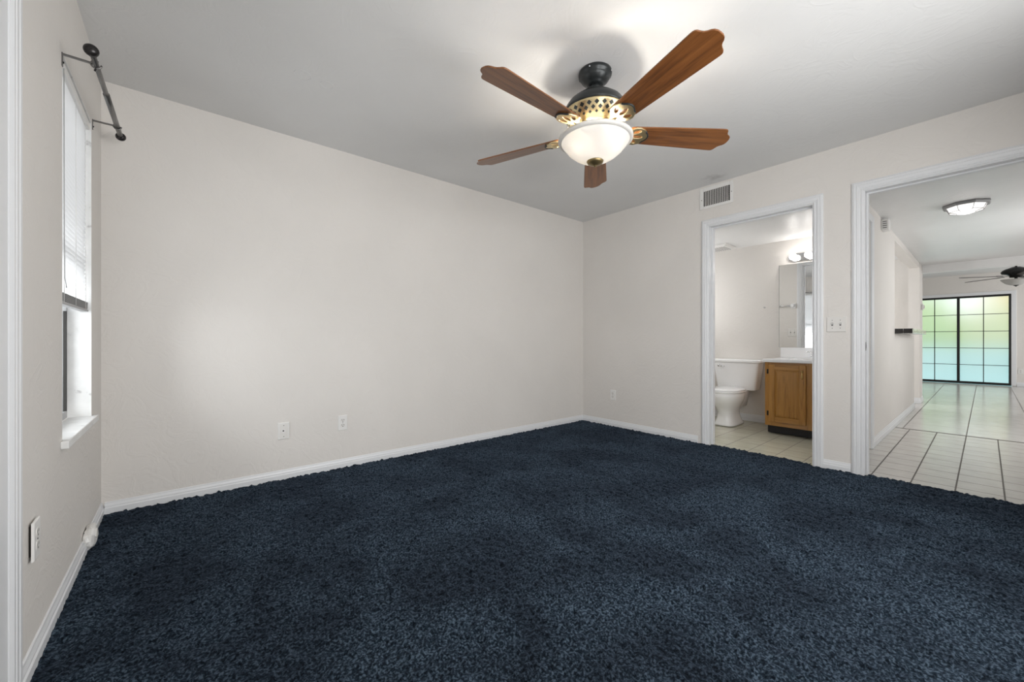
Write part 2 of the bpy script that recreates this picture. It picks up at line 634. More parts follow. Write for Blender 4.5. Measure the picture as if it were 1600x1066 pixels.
# walls --------------------------------------------------------------
OUT = XL - .16
mb = MB()
mb.box(OUT, YF - .1, -.12, XL, WIN[0], H)
mb.box(OUT, WIN[1], -.12, XL, YB + .1, H)
mb.box(OUT, WIN[0], -.12, XL, WIN[1], WIN[2] - .030)
mb.box(OUT, WIN[0], WIN[3], XL, WIN[1], H)
struct(mb, 'wall_left', 'wall', 'narrow left wall with the tall window', 'wall')
mb = MB().box(XL, YB, -.12, XR + T, YB + .1, H)
struct(mb, 'wall_back', 'wall', 'long bare back wall behind the carpet', 'wall')
mb = MB()
mb.box(XR, BD[1] + .02, -.004, XR + T, YB, H)
mb.box(XR, HD[1] + .02, -.004, XR + T, BD[0] - .02, H)
mb.box(XR, YF - .1, -.004, XR + T, HD[0] - .02, H)
mb.box(XR, BD[0] - .02, BD[2] + .02, XR + T, BD[1] + .02, H)
mb.box(XR, HD[0] - .02, HD[2] + .02, XR + T, HD[1] + .02, H)
struct(mb, 'wall_right', 'wall', 'right wall with the two doorways', 'wall')
mb = MB()
RW = (.30, 2.60, .50, 2.10)  # opening put into the unseen wall to let fill light in
mb.box(XL, YF - .1, -.12, RW[0], YF, H)
mb.box(RW[1], YF - .1, -.12, XR, YF, H)
mb.box(RW[0], YF - .1, -.12, RW[1], YF, RW[2])
mb.box(RW[0], YF - .1, RW[3], RW[1], YF, H)
struct(mb, 'wall_rear', 'wall', 'bedroom wall behind the camera with a wide opening added for fill light', 'wall')
mb = MB().box(OUT, YF - .1, H, XR + T, YB + .1, H + .1)
struct(mb, 'ceiling', 'ceil', 'smooth grey-white bedroom ceiling with the wooden fan', 'ceiling')
# frame of the rear window added for fill light, behind the camera
mb = MB()
for x in (RW[0], (RW[0] + RW[1]) / 2 - .02, RW[1] - .04):
    mb.box(x, YF - .08, RW[2], x + .04, YF - .03, RW[3])
for z in (RW[2], RW[3] - .04):
    mb.box(RW[0], YF - .08, z, RW[1], YF - .03, z + .04)
struct(mb, 'added_window_2', 'trim', 'white frame of the added fill-light window behind the camera', 'window', .003)

# bathroom
BL = 2.75
mb = MB().box(BX, HY + T, -.004, BX + .1, BL, BC)
struct(mb, 'wall_bathroom_far', 'wall', 'bathroom wall behind the toilet and mirror', 'wall')
mb = MB().box(XR + T, BL, -.004, 4.4, BL + .1, BC).box(5.1, BL, -.004, BX + .1, BL + .1, BC)
mb.box(4.4, BL, -.004, 5.1, BL + .1, 1.1).box(4.4, BL, 1.9, 5.1, BL + .1, BC)  # opening added for the bathroom fill light
struct(mb, 'wall_bathroom_left', 'wall', 'bathroom side wall beyond the toilet', 'wall')
mb = MB().box(XR + T, HY + T - .01, BC, BX + .1, BL + .1, BC + .06)
struct(mb, 'ceiling_bathroom', 'ceil2', 'lowered satin white bathroom ceiling', 'ceiling')

# hallway: left wall with a side door near the bedroom, then pass-through over a half wall
SD = (3.955, 4.80, 2.05)
PX0, PX1, SX0, SX1 = 6.29, 8.21, 8.90, 9.32
mb = MB()
mb.box(XR + T, HY, -.004, SD[0], HY + T, HC)
mb.box(SD[0], HY, SD[2], SD[1], HY + T, HC)
mb.box(SD[1], HY, -.004, PX0, HY + T, HC)
mb.box(PX0, HY, -.004, PX1, HY + T, 1.06)
mb.box(PX0, HY, 2.13, SX0, HY + T, HC)
struct(mb, 'wall_hallway_left', 'wall', 'hallway wall with half-height pass-through beyond the doorway', 'wall')
mb = MB().box(SX0, HY - .006, -.004, SX1, HY + .12, HC)
struct(mb, 'wall_hallway_end', 'wall', 'short wall end past the pass-through, holding the beam', 'wall')
mb = MB().box(XR + T, -1.15, -.12, 5.6, -1.05, HC).box(7.2, -1.15, -.12, SX1 + .1, -1.05, HC)
mb.box(5.6, -1.15, -.12, 7.2, -1.05, .9).box(5.6, -1.15, 1.9, 7.2, -1.05, HC)  # gap made in this wall for the hallway fill light
struct(mb, 'wall_hallway_right', 'wall', 'hallway wall out of view on the right', 'wall')
mb = MB().box(XR + T, -1.15, HC, SX1 - .04, HY + T, HC + .06)
struct(mb, 'ceiling_hallway', 'ceil2', 'low white hallway ceiling with the octagonal lamp', 'ceiling')
mb = MB().box(SX1 - .04, -3.0, 2.078, SX1 + .08, HY + .12, LC)
struct(mb, 'trim_2', 'beam', 'white beam crossing the end of the hallway ceiling', 'beam', .004)
mb = MB()
for x in (5.6, 6.385, 7.17):
    mb.box(x, -1.135, .9, x + .03, -1.10, 1.9)
for z in (.9, 1.385, 1.87):
    mb.box(5.6, -1.13, z, 7.2, -1.105, z + .03)
struct(mb, 'added_window_3', 'trim', 'white gridded hallway window added for fill light, out of view', 'window', .002)  # unseen window added around the hallway fill light
# kitchen behind the pass-through
mb = MB().box(BX + .1, HY + T, -.004, BX + .2, 3.0, 2.42)
struct(mb, 'wall_kitchen_near', 'wall', 'kitchen wall backing on the bathroom', 'wall')
mb = MB().box(9.6, HY + .12, -.004, 9.7, 3.1, LC)
struct(mb, 'wall_kitchen_far', 'wall', 'kitchen wall seen through the pass-through above the bar', 'wall')
mb = MB().box(BX + .1, 3.0, -.004, 6.9, 3.1, 2.42).box(8.3, 3.0, -.004, 9.7, 3.1, 2.42)
mb.box(6.9, 3.0, -.004, 8.3, 3.1, 1.0).box(6.9, 3.0, 2.0, 8.3, 3.1, 2.42)  # opening added so fill light reaches the kitchen
struct(mb, 'wall_kitchen_side', 'wall', 'kitchen outer wall out of view', 'wall')
mb = MB().box(BX + .1, HY + T, 2.40, 9.6, 3.1, 2.46)
struct(mb, 'ceiling_kitchen', 'ceil2', 'kitchen ceiling beyond the pass-through', 'ceiling')
# living room
DR = (-.358, 1.17, 2.005)
mb = MB()
mb.box(WX, -3.1, -.12, WX + .12, DR[0] - .01, LC)
mb.box(WX, DR[1] + .01, -.12, WX + .12, 3.1, LC)
mb.box(WX, DR[0] - .01, DR[2] + .01, WX + .12, DR[1] + .01, LC)
struct(mb, 'wall_living_far', 'wall', 'living room wall around the gridded glass doors', 'wall')
mb = MB().box(SX1 + .08, -3.1, -.12, 10.3, -3.0, LC).box(12.9, -3.1, -.12, WX, -3.0, LC)
mb.box(10.3, -3.1, -.12, 12.9, -3.0, .45).box(10.3, -3.1, 2.15, 12.9, -3.0, LC)  # opening added for the living room fill light
struct(mb, 'wall_living_right', 'wall', 'living room wall out of view, with an opening added for fill light', 'wall')
mb = MB().box(9.7, 3.0, -.12, WX, 3.1, LC)
struct(mb, 'wall_living_left', 'wall', 'living room side wall out of view', 'wall')
mb = MB().box(SX1 - .04, -3.1, -.12, SX1 + .08, -1.15, LC)
struct(mb, 'wall_living_near', 'wall', 'living room wall beside the hallway, out of view', 'wall')
mb = MB().box(SX1 + .08, -3.1, LC, WX + .12, 3.1, LC + .06)
struct(mb, 'ceiling_living', 'ceil', 'living room ceiling behind the beam', 'ceiling')

# trim: baseboards -----------------------------------------------------
def base_profile(h=.078, t=.014):
    return [(0, 0), (t, 0), (t, h * .52), (t * .72, h * .60), (t * .72, h * .70), (t * .42, h * .86), (t * .35, h * .97), (t * .2, h), (0, h)]


def baseboard(name, p0, p1, nrm, label, h=.072, t=.014, z0=-.006):
    p0, p1, nrm = Vector(p0), Vector(p1), Vector(nrm)
    prof = base_profile(h, t)
    r0 = [tuple(p0 + nrm * a) [:2] + (z0 + z,) for a, z in prof]
    r1 = [tuple(p1 + nrm * a) [:2] + (z0 + z,) for a, z in prof]
    return struct(MB().loft([r0, r1], smooth=False), name, 'trim', label, 'baseboard')


baseboard('baseboard_left', (XL, 1.668, 0), (XL, YB, 0), (1, 0, 0), 'white baseboard under the tall window')
baseboard('baseboard_back', (XL + .014, YB, 0), (XR, YB, 0), (0, -1, 0), 'white baseboard along the long back wall')
baseboard('baseboard_right', (XR, 1.772, 0), (XR, YB - .014, 0), (-1, 0, 0), 'white baseboard between the back corner and bathroom doorway')
baseboard('baseboard_right_middle', (XR, .638, 0), (XR, .806, 0), (-1, 0, 0), 'short white baseboard between the two doorways')
baseboard('baseboard_bathroom', (BX, 1.51, 0), (BX, BL, 0), (-1, 0, 0), 'white baseboard behind the toilet', .085)
baseboard('baseboard_hallway', (4.859, HY, 0), (PX1 + .012, HY, 0), (0, -1, 0), 'white baseboard along the hallway wall', .085, .012)
baseboard('baseboard_stub_front', (SX0, HY - .018, 0), (SX0, HY + .12, 0), (-1, 0, 0), 'white baseboard across the narrow wall end', .085, .012)
baseboard('baseboard_stub_side', (SX0, HY - .006, 0), (SX1, HY - .006, 0), (0, -1, 0), 'white baseboard along the side of the narrow wall end', .085, .012)
baseboard('baseboard_living', (WX, -3.0, 0), (WX, DR[0] - .075, 0), (-1, 0, 0), 'white baseboard right of the glass doors', .085, .012)


# trim: door casings ----------------------------------------------------
def casing(name, xw, side, d, wd, label, th=.016, zb=-.006):
    """fluted casing around a doorway in an x = xw wall; side = -1 towards -x"""
    y0, y1, zh = d
    rv = .008                                    # reveal
    prof = [(0, 0), (0, th * .55), (wd * .10, th * .8), (wd * .18, th * .8), (wd * .24, th * .62), (wd * .32, th * .82),
            (wd * .55, th), (wd * .62, th * .86), (wd * .70, th), (wd * .84, th), (wd * .90, th * .72), (wd, th * .6), (wd, 0)]
    a0, a1, zt = y0 - rv, y1 + rv, zh + rv
    mb = MB()
    rings = []
    for (cy_, cz, sy, sz) in ((a0, zb, -1, 0), (a0, zt, -1, 1), (a1, zt, 1, 1), (a1, zb, 1, 0)):
        rings.append([(xw + side * dd, cy_ + sy * q, cz + sz * q) for q, dd in prof])
    mb.loft(rings, smooth=False)
    return struct(mb, name, 'trim', label, 'door trim')


def jamb(name, d, label, x0=XR - .004, x1=XR + T + .004, zb=-.006):
    y0, y1, zh = d
    t = .02
    mb = MB()
    mb.box(x0, y0 - t, zb, x1, y0, zh + t)
    mb.box(x0, y1, zb, x1, y1 + t, zh + t)
    mb.box(x0, y0, zh, x1, y1, zh + t)
    s0, s1, st = x0 + .05, x0 + .085, .012       # door stop
    mb.box(s0, y0, zb, s1, y0 + st, zh)
    mb.box(s0, y1 - st, zb, s1, y1, zh)
    mb.box(s0, y0 + st, zh - st, s1, y1 - st, zh)
    return struct(mb, name, 'trim', label, 'door frame', .0015)


jamb('trim_3', BD, 'white jamb lining the bathroom doorway')
casing('trim_4', XR, -1, BD, .062, 'white fluted casing around the bathroom doorway')
casing('trim_5', XR + T, 1, BD, .060, 'white casing on the inner side of the bathroom doorway', zb=-.004)
jh = jamb('trim_6', HD, 'white jamb lining the hallway doorway')
casing('trim_7', XR, -1, HD, .066, 'white fluted casing around the hallway doorway')
casing('trim_8', XR + T, 1, HD, .050, 'white casing on the hallway side of the doorway', zb=-.004)

# hallway side door: casing (in the y = HY wall), recessed slab
mb = MB()
wd, th = .058, .018
prof = [(0, 0), (0, th * .6), (wd * .3, th * .8), (wd * .6, th), (wd * .9, th), (wd, th * .6), (wd, 0)]
rings = []
for (cx_, cz, sx, sz) in ((SD[0], -.004, -1, 0), (SD[0], SD[2], -1, 1), (SD[1], SD[2], 1, 1), (SD[1], -.004, 1, 0)):
    rings.append([(max(cx_ + sx * q, XR + T + .03) if sx < 0 else cx_ + sx * q, HY - dd, cz + sz * q) for q, dd in prof])
mb.loft(rings, smooth=False)
struct(mb, 'trim_9', 'trim', 'white casing of the hallway side door just inside the doorway', 'door trim')
mb = MB().box(SD[0], HY + .075, 0, SD[1], HY + .112, SD[2])
door1 = struct(mb, 'door_1', 'trim', 'closed white hallway side door set back in its casing', 'door', .002)

# left door casing at the picture's edge
mb = MB()
wd, th = .095, .020
prof = [(0, 0), (0, th * .7), (.012, th), (.022, th), (.027, th * .7), (.034, th), (.050, th), (.055, th * .72), (.062, th), (.078, th), (.083, th * .6), (wd, th * .5), (wd, 0)]
CD = (.75, 1.573, 2.05)
rings = []
for (cy_, cz, sy, sz) in ((CD[0], -.006, -1, 0), (CD[0], CD[2], -1, 1), (CD[1], CD[2], 1, 1), (CD[1], -.006, 1, 0)):
    rings.append([(XL + dd, cy_ + sy * q, cz + sz * q) for q, dd in prof])
mb.loft(rings, smooth=False)
struct(mb, 'trim_10', 'trim', 'white fluted closet door casing at the near end of the window wall', 'door trim')
mb = MB().box(XL, CD[0], 0, XL + .012, CD[1], CD[2])
struct(mb, 'door_2', 'trim', 'white closet door beside the window wall casing', 'door', .002)

# strike plate on hallway jamb
mb = MB().box(XR + .008, HD[1] - .0025, .905, XR + .034, HD[1], .967)
sp_ = mb.build('strike_plate', 'pewter', None, .001)
tag(sp_, 'small grey metal latch strike plate on the hallway door jamb', 'strike plate')
MB().box(XR + .015, HD[1] - .0032, .922, XR + .027, HD[1] - .0024, .95).build('latch_hole', 'slot', sp_)

# ------------------------------------------------------------------ left window
wy0, wy1, wz0, wz1 = WIN
FXI, FXO = XL - .082, XL - .125
mb = MB()
fw = .035
mb.box(FXO, wy0, wz0, FXI, wy0 + fw, wz1).box(FXO, wy1 - fw * .3, wz0, FXI, wy1, wz1)
mb.box(FXO, wy0 + fw, wz0, FXI, wy1 - fw * .3, wz0 + fw).box(FXO, wy0 + fw, wz1 - fw, FXI, wy1 - fw * .3, wz1)
mb.box(FXO + .005, wy0 + fw, 1.30, FXI - .004, wy1 - fw * .3, 1.335)
win = struct(mb, 'window_1', 'slat_shade_frame_grey', 'tall dark-framed window with white reveal in the left wall', 'window', .002)
MB().box(FXO + .018, wy0 + .01, wz0 + .01, FXO + .022, wy1 - .01, wz1 - .01).build('window_glass', 'glass', win)
mb = MB().prism([(FXI, wy0), (XL, wy0), (XL, wy0 - .03), (XL + .022, wy0 - .03), (XL + .022, wy1 + .035), (XL, wy1 + .035), (XL, wy1), (FXI, wy1)], wz0 - .030, wz0)
MB().box(FXI, wy1 - .004, wz0, XL, wy1, wz1).box(FXI, wy0, wz0, XL, wy0 + .004, wz1).box(FXI, wy0, wz1 - .004, XL, wy1, wz1).build('window_reveal', 'jamb', win)
mb.build('window_sill', 'jamb', win, .003)
mb = MB().box(FXI - .010, wy1 - .024, wz0 + .035, FXI + .001, wy1 - .0105, 1.12)
mb.build('sash_stile', 'slot', win)

# mini blind
bl = thing('window_blind', 'half-raised white mini blind hanging in the tall left window', 'blind', (XL - 0.0210, (wy0 + wy1) / 2, 1.12))
o3 = tuple(bl.location)
mb = MB().box(XL - 0.0450, wy0 + .008, 2.028, XL - 0.0050, wy1 - .008, 2.064)
mb.build('headrail', 'plastic', bl, .002, shift=o3)
mb = MB()
nsl = 42
for i in range(nsl):
    z = 1.172 + (2.018 - 1.172) * i / (nsl - 1)
    prof = []
    for u in (-1, -.5, 0, .5, 1):
        a = math.radians(58)
        prof.append((u * .0125 * math.cos(a) - (1 - u * u) * .002, u * .0125 * math.sin(a)))
    v0 = [(XL - 0.0230 + p, wy0 + .012, z + q) for p, q in prof]
    v1 = [(XL - 0.0230 + p, wy1 - .012, z + q) for p, q in prof]
    mb.add(v0 + v1, [(j, j + 1, 6 + j, 5 + j) for j in range(4)], 0, True)
mb.build('slats', 'blind', bl, shift=o3)
mb = MB()
for i in range(9):
    z = 1.134 + i * .0038
    mb.box(XL - 0.0360 + random.Random(i).uniform(-.001, .001), wy0 + .012, z, XL - 0.0100, wy1 - .012, z + .0016)
mb.build('stacked_slats', 'slat_shade_frame_grey', bl, shift=o3)  # stacked slats and bottom rail: shade on white vinyl put into grey
MB().box(XL - 0.0370, wy0 + .010, 1.120, XL - 0.0090, wy1 - .010, 1.132).build('bottom_rail', 'slat_shade_frame_grey', bl, .002, shift=o3)
for y in (wy0 + .09, wy1 - .09, (wy0 + wy1) / 2):
    MB().tube([(XL - 0.0090, y, 2.03), (XL - 0.0085, y, 1.6), (XL - 0.0085, y, 1.13)], .0012, 6).build('ladder_cord', 'plastic', bl, shift=o3)
MB().tube([(XL - 0.0030, wy0 + .05, 2.03), (XL - 0.0020, wy0 + .05, 1.4), (XL - 0.0010, wy0 + .055, 1.22), (XL - 0.0010, wy0 + .085, 1.185)], .0016, 6).build('pull_cord', 'slat_shade_frame_grey', bl, shift=o3)

# curtain rod
r0, r1 = Vector((XL + .090, 2.155, 2.052)), Vector((XL + .090, 3.020, 2.098))
dr = (r1 - r0).normalized()
cr = thing('curtain_rod', 'pewter curtain rod with dark oval finials above the left window', 'curtain rod', tuple(r0))
o3 = tuple(r0)
MB().tube([r0 - dr * .0, r0 + dr * .35], .0088, 16).build('rod_sleeve', 'rod', cr, shift=o3)
MB().tube([r0 + dr * .35, r1], .0112, 16).build('rod', 'rod', cr, shift=o3)


def finial(at, d, big):
    mb = MB()
    rot = Vector((0, 0, 1)).rotation_difference(d).to_matrix()
    pr = [(0, -.002), (.012, 0), (.012, .006), (.0075, .010), (.0075, .018)]
    pr += [(.0075 + (big - .0075) * math.sin(PI * t / 10) if t < 5 else big * math.sin(PI * t / 10), .018 + .030 * (1 - math.cos(PI * t / 10)) / 2 * 1.1) for t in range(1, 10)]
    pr += [(0, .018 + .033)]
    tmp = MB().lathe(pr, n=24)
    mb.add([rot @ Vector(p) + at for p in tmp.v], tmp.f, 0, True)
    return mb


finial(r0, -dr, .022).build('finial', 'rod_dark', cr, shift=o3)
finial(r1, dr, .022).build('finial', 'rod_dark', cr, shift=o3)
for y in (2.232, 2.900):
    tt = (y - r0.y) / dr.y
    p = r0 + dr * tt
    mb = MB().box(XL, y - .006, p.z - .045, XL + .003, y + .006, p.z + .006)
    mb.box(XL, y - .0045, p.z - .002, p.x - .008, y + .0045, p.z + .004)
    ring = [(p.x + .0145 * math.cos(t), y, p.z + .0145 * math.sin(t)) for t in np.linspace(.35 * PI, 2.05 * PI, 12)]
    mb.tube(ring, .0032, 8)
    br = mb.build('bracket', 'rod', cr, shift=o3)
    MB().lathe([(0, 0), (.004, 0), (.0035, .003), (0, .0035)], (XL + .003, y, p.z - .030), 10, axis='x').build('bracket_screw', 'rod_dark', br, shift=o3)
    if y < 2.5:
        MB().tube([(p.x, y, p.z - .011), (p.x - .004, y, p.z - .026)], .003, 8).build('thumb_screw', 'rod_dark', br, shift=o3)


# ------------------------------------------------------------------ wall plates
def plate_tf(wall, c):
    """local (a right along wall as seen, b up, d out of wall)"""
    x, y, z = c
    if wall == 'left':      # normal +x, seen right = +y
        return lambda a, b_, d: (x + d, y + a, z + b_)
    if wall == 'back':      # normal -y, seen right = +x
        return lambda a, b_, d: (x + a, y - d, z + b_)
    if wall == 'bathin':    # normal +x on the inner side, same as left
        return lambda a, b_, d: (x + d, y + a, z + b_)
    if wall == 'hall':      # normal -y
        return lambda a, b_, d: (x + a, y - d, z + b_)
    return lambda a, b_, d: (x - d, y - a, z + b_)   # right: normal -x, seen right = -y


def rbox(mb, tf, a0, b0, a1, b1, d0, d1, mi=0, ins=.0025):
    """plate with chamfered front edge"""
    vs = [tf(a0, b0, d0), tf(a1, b0, d0), tf(a1, b1, d0), tf(a0, b1, d0)]
    dm = d0 + (d1 - d0) * .45
    vs += [tf(a0, b0, dm), tf(a1, b0, dm), tf(a1, b1, dm), tf(a0, b1, dm)]
    vs += [tf(a0 + ins, b0 + ins, d1), tf(a1 - ins, b0 + ins, d1), tf(a1 - ins, b1 - ins, d1), tf(a0 + ins, b1 - ins, d1)]
    fs = [(0, 1, 2, 3), (8, 9, 10, 11)]
    for o_ in (0, 4):
        fs += [(o_ + i, o_ + (i + 1) % 4, o_ + 4 + (i + 1) % 4, o_ + 4 + i) for i in range(4)]
    mb.add(vs, fs, mi)


def disc(mb, tf, a, b_, r, d0, d1, mi=0, n=16, flat=0):
    pts = []
    for i in range(n):
        t = 2 * PI * i / n
        bb = r * math.sin(t)
        if flat:
            bb = max(-flat, min(flat, bb))
        pts.append((a + r * math.cos(t), b_ + bb))
    mb.prism(pts, d0, d1, mi, tf)


def outlet(wall, c, label, name='power_outlet', lift=0.0, dark='slot_grey'):
    t = thing(name, label, 'outlet', c, group=None)
    tf = plate_tf(wall, (0, 0, 0))
    mb = MB()
    rbox(mb, tf, -.035, -.0575, .035, .0575, 0 + lift, .006 + lift)
    if lift:
        mb.box(*tf(-.022, -.045, 0), *tf(.022, .045, lift), 1)
    mb.build('cover_plate', ['plastic', 'slot'], t)
    for b_ in (.0195, -.0195):
        mb = MB()
        disc(mb, tf, 0, b_, .0165, .0055 + lift, .0075 + lift, 0, 20, .0135)
        rc = mb.build('receptacle', 'plastic_warm', t)
        mb = MB()
        mb.box(*tf(-.0085, b_ - .001, .007 + lift), *tf(-.0055, b_ + .0085, .0079 + lift))
        mb.box(*tf(.0055, b_ + .0, .007 + lift), *tf(.0085, b_ + .0085, .0079 + lift))
        disc(mb, tf, 0, b_ - .0075, .0032, .007 + lift, .0079 + lift)
        mb.build('contact_slots', dark, rc)
    mb = MB()
    disc(mb, tf, 0, 0, .003, .006 + lift, .0072 + lift)
    mb.build('plate_screw', 'slot_grey', t)
    return t


outlet('left', (XL, 1.832, .380), 'white duplex outlet pulled slightly off the window wall', lift=.007)
outlet('back', (.957, YB, .344), 'white duplex outlet on back wall, right of the cable plate', dark='slot')
outlet('right', (XR, 2.742, .355), 'white duplex outlet between back corner and bathroom doorway')
outlet('right', (WX, -.482, .322), 'white duplex outlet beside the gridded glass doors')

t = thing('cable_plate', 'white wall plate with round black cable hole, left of an outlet', 'wall plate', (.556, YB, .340))
tf = plate_tf('back', (0, 0, 0))
mb = MB()
rbox(mb, tf, -.036, -.0585, .036, .0585, 0, .007)
mb.build('cover_plate', 'plastic', t)
mb = MB()
rbox(mb, tf, -.026, -.049, .026, .049, .0065, .0082, 0, .001)
mb.build('plate_insert', 'plastic_warm', t)
mb = MB()
disc(mb, tf, -.001, 0, .0125, .008, .0098, 0, 20)
mb.build('cable_bushing', 'plastic', t)
mb = MB()
disc(mb, tf, -.003, .001, .0052, .0098, .0106, 0, 14)
mb.build('cable_hole', 'slot', t)
for b_ in (.038, -.040):
    mb = MB()
    disc(mb, tf, 0, b_, .003, .0082, .0094, 0, 10)
    mb.build('plate_screw', 'slot_grey', t)


def switch(wall, c, label, w_=.058, h_=.058):
    t = thing('light_switch', label, 'switch', c)
    tf = plate_tf(wall, (0, 0, 0))
    mb = MB()
    rbox(mb, tf, -w_, -h_, w_, h_, 0, .006)
    mb.build('cover_plate', 'plastic_warm', t)
    for a in (-.024, .024):
        mb = MB()
        mb.box(*tf(a - .0055, -.012, .0058), *tf(a + .0055, .012, .0066), 1)
        vs = [tf(a - .0042, -.004, .006), tf(a + .0042, -.004, .006), tf(a + .0042, .009, .006), tf(a - .0042, .009, .006),
              tf(a - .0036, .004, .017), tf(a + .0036, .004, .017), tf(a + .0036, .010, .016), tf(a - .0036, .010, .016)]
        mb.add(vs, [(0, 1, 2, 3), (4, 5, 6, 7), (0, 1, 5, 4), (1, 2, 6, 5), (2, 3, 7, 6), (3, 0, 4, 7)])
        mb.build('toggle', ['plastic', 'slot_grey'], t)
        for b_ in (.030, -.030):
            mb = MB()
            disc(mb, tf, a, b_, .0028, .006, .0068, 0, 10)
            mb.build('plate_screw', 'slot_grey', t)
    return t


switch('right', (XR, .724, 1.102), 'cream double toggle switch plate between the two doorways')
switch('bathin', (XR + T, 1.785, 1.10), 'white double switch plate reflected in the bathroom mirror')

# painted-over jack on the left baseboard
c0 = (XL + .012, 2.690, .060)
t = thing('phone_jack', 'lumpy painted-over white cable box on the window wall baseboard', 'cable box', c0)
rnd = random.Random(3)
rings = []
for (d, s) in ((-.010, .9), (.004, 1.05), (.018, 1.0), (.026, .8)):
    ring = []
    for i in range(12):
        a = 2 * PI * i / 12
        r = .046 * s * (1 + rnd.uniform(-.12, .12))
        q = max(abs(math.cos(a)), abs(math.sin(a))) ** .6
        ring.append((d + rnd.uniform(-.002, .002), r / q * math.cos(a) * 1.45, r / q * math.sin(a) * .98))
    rings.append(ring)
MB().loft(rings, smooth=False).build('jack_body', 'plastic', t, .004)
MB().tube([(-.006, -.048, -.018), (.002, -.058, -.004), (-.004, -.052, .018), (-.008, -.040, .034)], [.003, .005, .004, .002], 8).build('paint_gap', 'slot', t)
rings = []
for (d, s) in ((.018, .62), (.0275, .55), (.029, .4)):
    rings.append([(d, .012 + .04 * s * math.cos(2 * PI * i / 9) * (1 + .2 * rnd.random()), .004 + .04 * s * math.sin(2 * PI * i / 9)) for i in range(9)])
MB().loft(rings, smooth=False).build('jack_cover', 'plastic_warm', t)

# air vent on right wall
vy0, vy1, vz0, vz1 = 1.452, 1.750, 2.222, 2.422
t = thing('air_vent', 'white rectangular air register high on wall above bathroom door', 'vent', (XR, (vy0 + vy1) / 2, vz0))
o3 = tuple(t.location)
gy0, gy1, gz0, gz1 = 1.480, 1.714, 2.248, 2.388
mb = MB()
mb.box(XR - .008, vy0, vz0, XR, gy0, vz1).box(XR - .008, gy1, vz0, XR, vy1, vz1)
mb.box(XR - .008, gy0, vz0, XR, gy1, gz0).box(XR - .008, gy0, gz1, XR, gy1, vz1)
mb.build('vent_frame', 'plastic', t, .003, shift=o3)
MB().box(XR - .0012, gy0, gz0, XR - .0004, gy1, gz1).build('vent_backing', 'slot', t, shift=o3)
mb = MB()
nv = 15
for i in range(nv):
    y = gy0 + (gy1 - gy0) * (i + .5) / nv
    if i:
        yy = gy0 + (gy1 - gy0) * i / nv
        mb.box(XR - .0095, yy - .0021, gz0, XR - .003, yy + .0021, gz1)
mb.build('louvers', 'plastic_warm', t, shift=o3)
mb = MB()
for i in range(1, 9):
    z = gz0 + (gz1 - gz0) * i / 9
    mb.box(XR - .004, gy0, z - .0010, XR - .0015, gy1, z + .0010)
mb.build('rear_louvers', 'slot_grey', t, shift=o3)
for y in ((vy0 + gy0) / 2, (vy1 + gy1) / 2):
    mb = MB().lathe([(0, 0), (.0042, 0), (.0035, .0018), (0, .0022)], (XR - .008, y, (vz0 + vz1) / 2 - (.012 if y > 1.6 else -.0)), 10, axis='-x')
    mb.build('vent_screw', 'slot_grey', t, shift=o3)

# two faint round patches on the ceiling
for (x, y, r) in ((.513, 2.41, .042), (.640, 2.416, .034)):
    mb = MB()
    ring = [(r * math.cos(2 * PI * i / 40) * (1 + .03 * math.sin(i * 1.7)), r * math.sin(2 * PI * i / 40)) for i in range(41)]
    mb.tube([(x + a, y + b_, H - .0002) for a, b_ in ring], .0013, 6)
    o = mb.build('ceiling_ring_mark', 'ceil')
    tag(o, 'faint round patch ring on the ceiling, ' + ('the larger, nearer the window wall' if r > .04 else 'the smaller, nearer the fan'), 'ceiling mark', 'patch rings on the ceiling')

# ------------------------------------------------------------------ ceiling fan in the bedroom
FX, FY = 1.735, 1.368
fan = thing('ceiling_fan', 'five-blade walnut and brass ceiling fan with lit glass bowl in bedroom', 'ceiling fan', (FX, FY, H))
Zf = lambda z: z - H


def lathe_part(name, prof, m_, parent, n=48, bevel=0):
    return MB().lathe([(r, Zf(z)) for r, z in prof], n=n).build(name, m_, parent)


can = lathe_part('canopy', [(0, 2.44), (.088, 2.44), (.090, 2.430), (.088, 2.420), (.080, 2.414), (.079, 2.408), (.073, 2.396), (.057, 2.381), (.045, 2.373), (.041, 2.366), (.0, 2.366)], 'bronze', fan)
for kx in range(4):
    a = math.radians(20 + 90 * kx)
    MB().lathe([(0, 0), (.005, 0), (.004, .003), (0, .004)], (.0, 0, 0), 10, axis='x').build('canopy_screw', 'chrome', can)
    s_ = can.children[-1]
    s_.location = (.0885 * math.cos(a), .0885 * math.sin(a), Zf(2.424))
    s_.rotation_euler = (0, 0, a)
lathe_part('downrod', [(0, 2.372), (.030, 2.370), (.034, 2.352), (.030, 2.336), (.024, 2.328), (.024, 2.308), (0, 2.308)], 'bronze', fan, 32)
lathe_part('motor_housing', [(0, 2.317), (.050, 2.315), (.080, 2.308), (.118, 2.291), (.146, 2.268), (.162, 2.245), (.168, 2.228), (.170, 2.218), (.160, 2.212), (0, 2.212)], 'bronze', fan)
band = lathe_part('filigree_band', [(0, 2.214), (.158, 2.214), (.168, 2.212), (.169, 2.206), (.164, 2.200), (.158, 2.190), (.148, 2.172), (.132, 2.152), (.120, 2.140), (.116, 2.132), (.095, 2.126), (0, 2.126)], 'brass_pale', fan, 60)
mb = MB()
